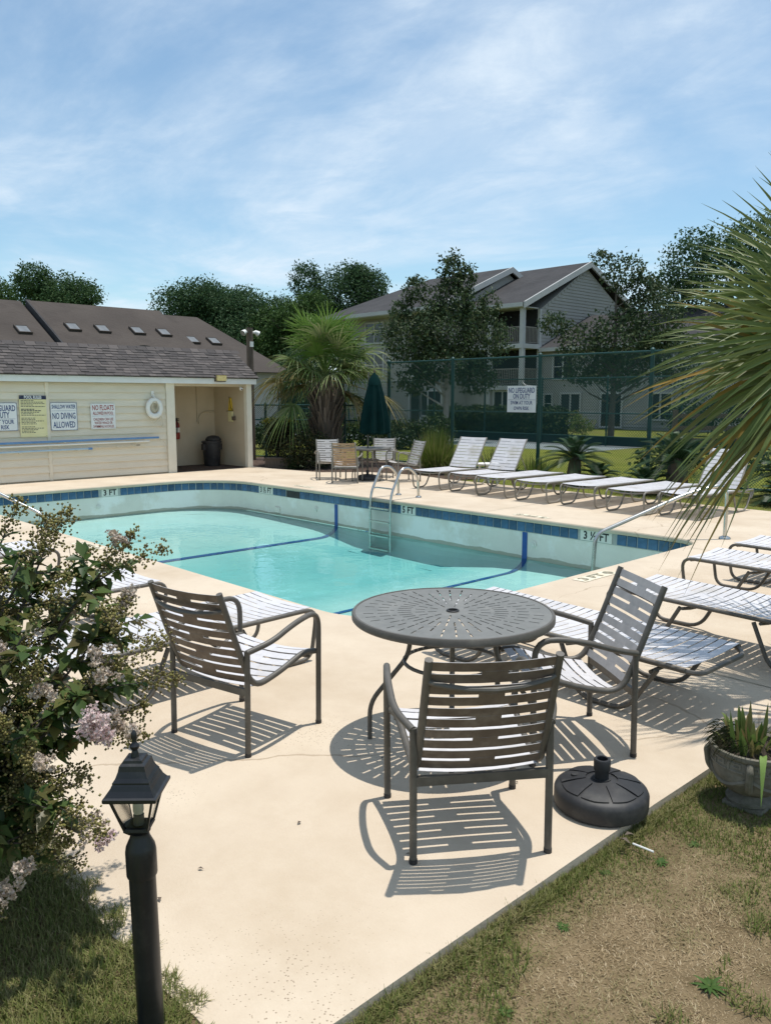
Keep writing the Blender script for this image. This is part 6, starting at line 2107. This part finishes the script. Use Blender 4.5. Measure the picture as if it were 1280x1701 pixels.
o = np_mesh('foliage', v, f, 'leaf_crape', cm); o['kind'] = 'stuff'
# seed heads: sprays of small round capsules
octv = np.array([(1, 0, 0), (-1, 0, 0), (0, 1, 0), (0, -1, 0), (0, 0, 1), (0, 0, -1)], float)
octf = np.array([(0, 2, 4), (2, 1, 4), (1, 3, 4), (3, 0, 4), (2, 0, 5), (1, 2, 5), (3, 1, 5), (0, 3, 5)])
rs = np.random.default_rng(3)
cs_, rad = [], []
tw = MB()
for (e, d, on) in ends:
    if not on: continue
    n_ = rs.integers(120, 240)
    ln = rs.uniform(0.12, 0.20)
    t = rs.uniform(0, 1, n_)
    sp_ = 0.023 * np.sin(np.pi * (0.12 + 0.8 * t)) + 0.004
    off = rs.normal(size=(n_, 3)) * sp_[:, None]
    cs_.append(np.array(e) + (np.array(d) * ln)[None] * t[:, None] + off)
    rad.append(rs.uniform(0.0034, 0.0068, n_))
    for q in range(16):
        k = rs.integers(0, n_)
        tw.tube([e + d * ln * float(t[k]) * 0.7, V(*cs_[-1][k])], 0.0011, 3)
cs_ = np.concatenate(cs_); rad = np.concatenate(rad)
v = (cs_[:, None, :] + octv[None] * rad[:, None, None]).reshape(-1, 3)
f = (np.arange(len(cs_))[:, None, None] * 6 + octf[None]).reshape(-1, 3)
o = np_mesh('seed_heads', v, f, 'seed', cm); o['kind'] = 'stuff'
tw.build('seed_twigs', 'bark', cm)
# blossoms
def blossom(c, r, mt, n, seed):
    q = np.random.default_rng(seed)
    sub_c = np.array(c) + q.normal(size=(9, 3)) * r * np.array([0.62, 0.62, 0.5])
    p = sub_c[q.integers(0, 9, n)] + q.normal(size=(n, 3)) * r * 0.22
    d = unit(q.normal(size=(n, 3))); nn = unit(q.normal(size=(n, 3)))
    L = q.uniform(0.007, 0.015, n)
    v, f = leaf_arrays(p, d, nn, L, L * 0.9, 0.5)
    np_mesh('blossom', v, f, mt, cm)
for i, (c, r, mt) in enumerate(((( -0.905, 2.42, 0.795), 0.042, 'petal_pink'), ((-0.935, 2.44, 0.765), 0.040, 'petal_pink'), ((-0.88, 2.42, 0.75), 0.028, 'petal_pink'), ((-0.905, 2.35, 0.49), 0.034, 'petal_white'), ((-0.86, 2.32, 0.46), 0.026, 'petal_pink'),
                               ((-0.90, 2.75, 1.10), 0.034, 'petal_white'), ((-0.94, 2.6, 0.95), 0.034, 'petal_white'), ((-0.86, 2.5, 0.76), 0.024, 'petal_white'), ((-0.80, 2.42, 0.745), 0.026, 'petal_white'), ((-1.05, 2.4, 0.90), 0.03, 'petal_white'), ((-0.90, 2.5, 0.92), 0.026, 'petal_white'),
                               ((-1.22, 2.45, 1.02), 0.028, 'petal_white'), ((-1.02, 2.3, 0.72), 0.024, 'petal_white'), ((-1.08, 2.25, 0.40), 0.03, 'petal_white'), ((-0.97, 2.9, 1.30), 0.022, 'petal_white'), ((-1.15, 2.3, 0.3), 0.03, 'petal_white'))):
    blossom(camw(*c), r, mt, 230, 70 + i)

# ------------------------------------------------------------------ lawn blades in the foreground
def vnoise(x, y, s, seed):
    q = np.random.default_rng(seed)
    g = q.uniform(size=(64, 64))
    u, w = x * s + 500, y * s + 500
    i, j = np.floor(u).astype(int), np.floor(w).astype(int)
    a, b = u - i, w - j
    a, b = a * a * (3 - 2 * a), b * b * (3 - 2 * b)
    G = lambda p, r: g[p % 64, r % 64]
    return (G(i, j) * (1 - a) + G(i + 1, j) * a) * (1 - b) + (G(i, j + 1) * (1 - a) + G(i + 1, j + 1) * a) * b
def lawn_blades(name, label, n, xr, yr, dryf, seed, hgt, keep=None, z=-0.05):
    q = np.random.default_rng(seed)
    x, y = q.uniform(*xr, n), q.uniform(*yr, n)
    if keep is not None:
        k = keep(x, y); x, y = x[k], y[k]; n = len(x)
    dry = np.clip(dryf(x, y) + q.normal(0, 0.16, n), 0, 1)
    h = hgt * (1.0 - 0.42 * dry) * q.uniform(0.5, 1.4, n) * (0.55 + 0.9 * vnoise(x, y, 6, seed + 5))
    a = q.uniform(0, 2 * np.pi, n)
    lean = np.abs(q.normal(0, 0.8, n)) + 0.9 * dry
    dx, dy = np.cos(a), np.sin(a)
    w = q.uniform(0.0010, 0.0023, n)
    b = np.stack([x, y, np.full(n, z)], 1)
    sd = np.stack([-dy, dx, np.zeros(n)], 1) * w[:, None]
    fw = np.stack([dx * lean, dy * lean, np.ones(n)], 1)
    fw /= np.linalg.norm(fw, axis=1)[:, None]
    m1 = b + fw * (h * 0.55)[:, None]
    fw2 = np.stack([dx * lean * 2.2, dy * lean * 2.2, np.ones(n)], 1)
    fw2 /= np.linalg.norm(fw2, axis=1)[:, None]
    tp = m1 + fw2 * (h * 0.5)[:, None]
    v = np.stack([b - sd, b + sd, m1 + sd * 0.8, m1 - sd * 0.8, tp + sd * 0.15, tp - sd * 0.15], 1).reshape(-1, 3)
    i = np.arange(n)[:, None] * 6
    f = np.concatenate([i + np.array([[0, 1, 2, 3]]), i + np.array([[3, 2, 4, 5]])], 0)
    o = np_mesh(name, v, f, 'grass_blades', None, ('dry', np.repeat(dry, 6)))
    return tag(o, label, 'grass', kind='stuff')
def dry_right(x, y):
    e = (x + 1.65)                                        # distance from the deck edge
    base = 0.30 + 0.8 * (vnoise(x, y, 1.7, 1) - 0.5) + 0.9 * (vnoise(x, y, 6.0, 2) - 0.5)
    base += np.clip((e - 0.10) * 2.6, 0, 0.5) - np.clip((y - 2.45) * 0.75, 0, 0.85) - 0.25 * np.clip(1 - e / 0.12, 0, 1)
    return base
lawn_blades('grass', 'dry brown and green lawn blades right of the deck', 230000, (-1.66, 0.60), (0.8, 4.8), dry_right, 5, 0.023)
lawn_blades('grass', 'green lawn fringe hanging over the deck edge', 11000, (-1.648, -1.59), (0.9, 5.2), lambda x, y: 0.05 + 0.5 * vnoise(x, y, 2, 8), 6, 0.045)
lawn_blades('grass', 'shaded lawn under the flowering shrub at the left', 95000, (-3.7, -1.72), (-0.2, 1.28), lambda x, y: 0.12 + 0.5 * (vnoise(x, y, 1.6, 3) - 0.3), 7, 0.034,
            keep=lambda x, y: y < 1.05 + 0.26 * np.clip(vnoise(x, y, 3.0, 9) * 0.6 + vnoise(x, y, 14.0, 10) * 0.8 - 0.45, -0.1, 1), z=-0.006)
lawn_blades('grass', 'lawn blades on the strip behind the far loungers', 30000, (-14.5, -3.0), (13.3, 16.5), lambda x, y: 0.05 + 0.3 * vnoise(x, y, 0.7, 4), 8, 0.05)
lawn_blades('grass', 'taller green tufts scattered through the dry lawn', 90000, (-1.64, 0.5), (0.9, 4.6), lambda x, y: np.full(len(x), 0.03), 15, 0.040,
            keep=lambda x, y: vnoise(x, y, 8.0, 21) * 0.7 + vnoise(x, y, 2.0, 22) * 0.45 > 0.78)
# bare soil sheets under the thin foreground grass
m = MB(); m.add([(-1.648, 0.3, -0.046), (1.4, 0.3, -0.046), (1.4, 5.4, -0.046), (-1.648, 5.4, -0.046)], [(0, 1, 2, 3)])
tag(m.build('bare_lawn_soil', 'lawn_soil'), kind='structure')
m = MB(); m.add([(-4.6, -1.2, -0.008), (-1.6, -1.2, -0.008), (-1.6, 1.085, -0.008), (-4.6, 1.085, -0.008)], [(0, 1, 2, 3)])
tag(m.build('bare_lawn_soil', 'lawn_soil'), kind='structure')
# weeds: low rosettes
rw = np.random.default_rng(12)
for i, (X, Y, r, lab) in enumerate(((1.02, 2.33, 0.055, 'bright green weed rosette in the dry grass near the corner'), (1.10, 3.02, 0.035, 'small dark weed below the stone urn'), (0.62, 2.62, 0.030, 'small weed in the dry grass below the umbrella base'),
                                    (1.28, 3.15, 0.03, 'small dark weed right beside the urn shadow'), (0.86, 2.95, 0.03, 'grassy weed tuft near the umbrella base'), (0.36, 2.22, 0.03, 'weed tuft in the green strip near the bottom'))):
    c = thing('weed', lab, 'weed', (*st(X, Y), -0.048), 0, 'weeds in the lawn')
    sp = []
    for k in range(16):
        a = k * 2.4
        sp.append(((0, 0, 0.004), (math.cos(a), math.sin(a), rw.uniform(0.2, 0.7)), r * rw.uniform(0.7, 1.2), r * 0.28, 0.25, (-math.sin(a), math.cos(a), 0)))
    v, f = blades(sp, 4)
    np_mesh('leaves', v, f, 'leaf_weed', c)
m = MB(); m.tube([(*st(1.015, 3.12), -0.02), (*st(1.075, 3.045), -0.012)], 0.004, 6)
tag(m.build('stick', 'trim_white'), 'small white stick lying at the grass edge by the umbrella base', 'stick')
# dead leaves on the deck edge
SCRAP = ['larger dry leaf on the deck edge just below the umbrella base', 'small dry leaf tucked against the umbrella base edge', 'tiny dry leaf beside the round table shadow',
         'tiny dry leaf between the umbrella base and the front chair', 'tiny dry leaf left of the front chair shadow', 'dry leaf scrap lying alone right of the lamp post',
         'dry leaf scrap beside the lantern glass', 'dry leaf scrap just right of the lantern cap', 'tiny dry leaf under the right chair']
for i, (X, Y, sz) in enumerate(((0.955, 3.115, 0.03), (0.985, 3.14, 0.024), (-0.02, 3.86, 0.012), (0.62, 3.60, 0.012), (0.1, 3.0, 0.012), (-0.36, 3.25, 0.014), (-0.82, 2.72, 0.016), (-0.72, 2.9, 0.014), (0.98, 4.7, 0.014))):
    v, f = leaf_arrays(np.array([[0, 0, 0.004]]), np.array([[math.cos(i), math.sin(i), 0.1]]), np.array([[0.1, 0.2, 1.0]]), np.array([sz * 1.8]), np.array([sz]), 0.3)
    o = np_mesh('dead_leaf', v, f, 'boots')
    o.location = (*st(X, Y), 0.002)
    tag(o, SCRAP[i], 'leaf', 'leaf scraps on the deck')
